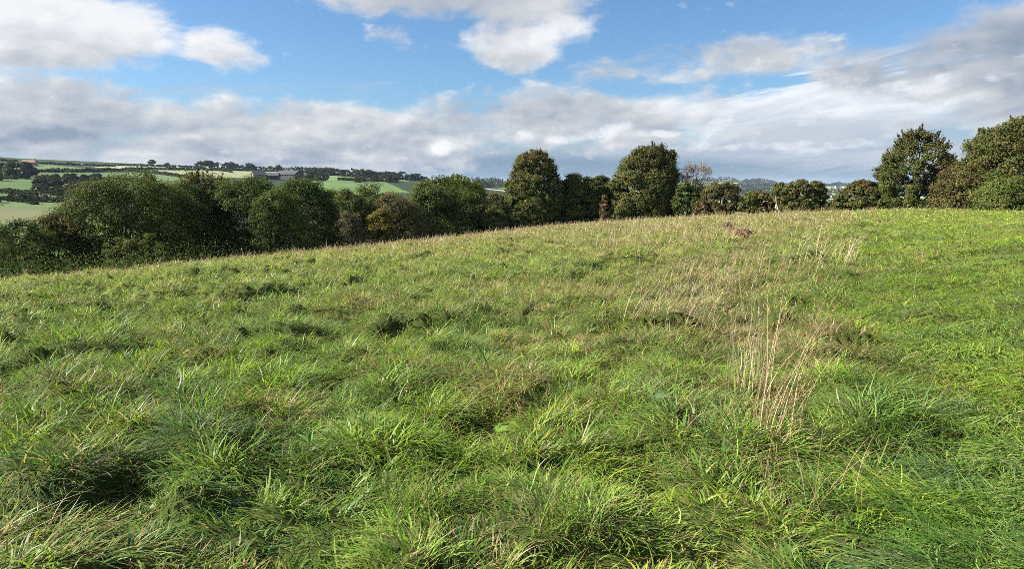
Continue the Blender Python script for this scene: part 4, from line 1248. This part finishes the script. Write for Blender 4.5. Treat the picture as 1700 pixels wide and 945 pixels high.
def clump(name, px, py, n, rad, Lr, thr, az0, azs, W, pal, label, cat, heads=True, group=None, bend=(.05, .35), headL=.12, mat=None, hcol=None):
    c = field_point(px, py)
    o = root(name, tuple(c), label, cat, group)
    ang = rng.uniform(0, 2 * pi, n); rr = rad * np.sqrt(rng.random(n))
    ox, oy = rr * np.cos(ang), rr * np.sin(ang)
    z = land(c[0] + ox, c[1] + oy) + .85 * mound(c[0] + ox, c[1] + oy) - c[2] - .02
    P = np.stack([ox, oy, z], -1)
    az = az0 + rng.normal(0, azs, n)
    th0 = np.clip(rng.normal(thr[0], thr[1], n), 0, 1.4); th1 = th0 + rng.uniform(*bend, n)
    L = rng.uniform(*Lr, n)
    pal = np.array(pal); col = pal[rng.integers(0, len(pal), n)] * rng.uniform(.8, 1.15, (n, 1))
    V, F, C = stems(P, az, th0, th1, L, rng.uniform(W * .7, W * 1.3, n), col, 6, heads,
                    None if hcol is None else np.array(hcol) * rng.uniform(.7, 1.3, (n, 1)), headL)
    o2 = mesh_obj('stalks', V, F, mat or M_STRAW, o, C)
    return o

STRAW = [(.44, .36, .22), (.36, .28, .16), (.30, .22, .12), (.50, .42, .28)]
BROWN = [(.36, .25, .13), (.24, .16, .085), (.42, .31, .17), (.48, .38, .24)]
def build_clumps():
    clump('dry_grass_clump', 1240, 655, 44, .17, (.35, .98), (.05, .05), 0, 3, .0038, STRAW,
          'upright pale straw stalks standing left of the bent brown ones', 'grass clump', headL=.10)
    clump('dry_grass_clump', 1286, 716, 58, .14, (.30, 1.02), (.08, .09), radians(82), .6, .0045, BROWN,
          'tall brown dead grass stalks bending to the right, the tallest in the field', 'grass clump', bend=(.2, .95), headL=.14,
          hcol=(.34, .22, .12))
    clump('dry_grass_clump', 1340, 830, 30, .26, (.35, .7), (.25, .2), radians(60), 2.0, .0034, BROWN,
          'loose brown stalks low in the grass below the tallest bent clump', 'grass clump', bend=(.4, 1.2), heads=False)
    clump('dry_grass_clump', 1115, 512, 90, .60, (.3, .6), (.5, .2), radians(80), .45, .0042, STRAW,
          'wide sheaf of pale pinkish grass swept over to the right', 'grass clump', bend=(.2, .7), hcol=(.45, .33, .24))
    clump('dry_grass_clump', 1180, 472, 50, .8, (.3, .6), (.35, .16), radians(80), .45, .0055, STRAW,
          'pale seeding grass just behind the wide swept sheaf', 'grass clump', bend=(.2, .7), hcol=(.45, .33, .24))
    clump('dry_grass_clump', 1370, 430, 60, .7, (.4, .65), (.30, .16), radians(80), .5, .0075, STRAW,
          'pale seeding grass patch further off, to the right of the dog', 'grass clump', bend=(.2, .6), hcol=(.45, .34, .24))
    clump('dead_stalk', -25, 905, 7, .10, (.35, .62), (.95, .18), radians(88), .35, .0055, [(.62, .52, .38), (.5, .4, .28)],
          'bare pale stalks leaning in over the bottom left corner', 'dead stalk', heads=False, bend=(.1, .5))
    clump('dead_stalk', 60, 870, 14, .25, (.3, .6), (1.15, .2), radians(88), .5, .0032, [(.40, .30, .20), (.30, .22, .14)],
          'thin brown stalks lying flat over the dark grass at lower left', 'dead stalk', heads=False, bend=(.1, .4))
    clump('dead_stalk', 735, 700, 5, .10, (.5, .7), (.55, .1), radians(70), .3, .0035, STRAW,
          'single arching straw stems over the tussock at lower middle', 'dead stalk', heads=False, bend=(1.2, 1.6))
    clump('dead_stalk', 942, 640, 4, .06, (.4, .6), (.05, .04), 0, 2, .003, STRAW,
          'few straight thin stems upright in the middle of the grass', 'dead stalk', heads=False, bend=(0, .1))
    # the broad combed green tuft low on the right
    g = [(.10, .21, .03), (.13, .26, .04), (.08, .17, .03), (.15, .27, .06)]
    clump('cocksfoot_tuft', 1660, 900, 420, .42, (.22, .42), (.95, .22), radians(-70), .45, .0075, g,
          'broad combed tuft of wide bright green blades at lower right', 'grass tuft', heads=False, bend=(.3, .9), mat=M_GRASS)
    clump('cocksfoot_tuft', 340, 690, 90, .14, (.28, .46), (.35, .2), radians(60), 1.6, .0075, [(.10, .19, .03), (.13, .23, .03), (.17, .25, .05)],
          'dark green tuft of long wide blades over a shaded hollow at left', 'grass tuft', heads=False, bend=(.6, 1.6), mat=M_GRASS)
    clump('cocksfoot_tuft', 690, 850, 150, .16, (.25, .42), (.30, .22), radians(20), 3.0, .0052, [(.12, .22, .03), (.16, .27, .04), (.25, .23, .09)],
          'tall domed green tussock with a dark hollow on its right, lower middle', 'grass tuft', heads=False, bend=(.7, 1.7), mat=M_GRASS)
    clump('cocksfoot_tuft', 940, 880, 140, .15, (.25, .40), (.25, .2), radians(20), 3.0, .0052, [(.12, .22, .03), (.16, .27, .04), (.26, .23, .10)],
          'green tussock with upright blades at the bottom edge, right of the domed one', 'grass tuft', heads=False, bend=(.7, 1.6), mat=M_GRASS)
    # grey-green dock-like leaf lying in the grass
    def broad(px, py, L, w, az, label, col):
        c = field_point(px, py)
        o = root('dock_plant', (c[0], c[1], c[2] + .08), label, 'weed')
        for k in range(3):
            t = np.linspace(0, 1, 9); a = az + (k - 1) * .9
            wd = w * np.sin(np.clip(t, .02, .98) * pi) ** .7
            th = .8 + .7 * t
            r_ = np.cumsum(np.sin(th)) * L / 9; zz = np.cumsum(np.cos(th)) * L / 9 
            d = np.array([sin(a), cos(a)]); s = np.array([cos(a), -sin(a)])
            V = []
            for q in range(9):
                c0 = d * r_[q]
                for e, lift in ((-1, .012), (0, 0), (1, .012)):
                    V.append((*(c0 + s * wd[q] / 2 * e), zz[q] + lift))
            F = [(q * 3 + e, q * 3 + e + 1, q * 3 + e + 4, q * 3 + e + 3) for q in range(8) for e in range(2)]
            mesh_obj('leaf', np.array(V), np.array(F), M_GRASS, o, np.tile(col, (16, 1)), True)
    broad(1085, 690, .10, .05, radians(100), 'grey-green broad leaf lying open in the grass right of centre', (.15, .21, .10))
    broad(515, 765, .11, .028, radians(-60), 'small broad green leaf beside a dark hollow at lower left', (.15, .26, .06))
    broad(820, 745, .10, .03, radians(70), 'light green plantain leaves in the lower middle of the grass', (.18, .30, .06))
build_grass()
build_stems()
build_clumps()

# ------------------------------------------------------------------ the air
def build_haze():
    s = 16000.0; z0, z1 = -420.0, 66.0
    V = np.array([(x, y, z) for x in (-s, s) for y in (-3000, s) for z in (z0, z1)], float)
    F = np.array([(0, 1, 3, 2), (4, 6, 7, 5), (0, 4, 5, 1), (2, 3, 7, 6), (0, 2, 6, 4), (1, 5, 7, 3)])
    m = bpy.data.materials.new('air'); m.use_nodes = True; m.node_tree.nodes.clear(); g = NG(m.node_tree)
    o = g.new('ShaderNodeOutputMaterial'); v = g.new('ShaderNodeVolumePrincipled')
    v.inputs['Color'].default_value = (.62, .78, 1.0, 1); v.inputs['Density'].default_value = HAZE
    v.inputs['Anisotropy'].default_value = .2
    g.nt.links.new(v.outputs[0], o.inputs['Volume'])
    ob = mesh_obj('haze', V, F, m)
    tag(ob, kind='stuff')
build_haze()
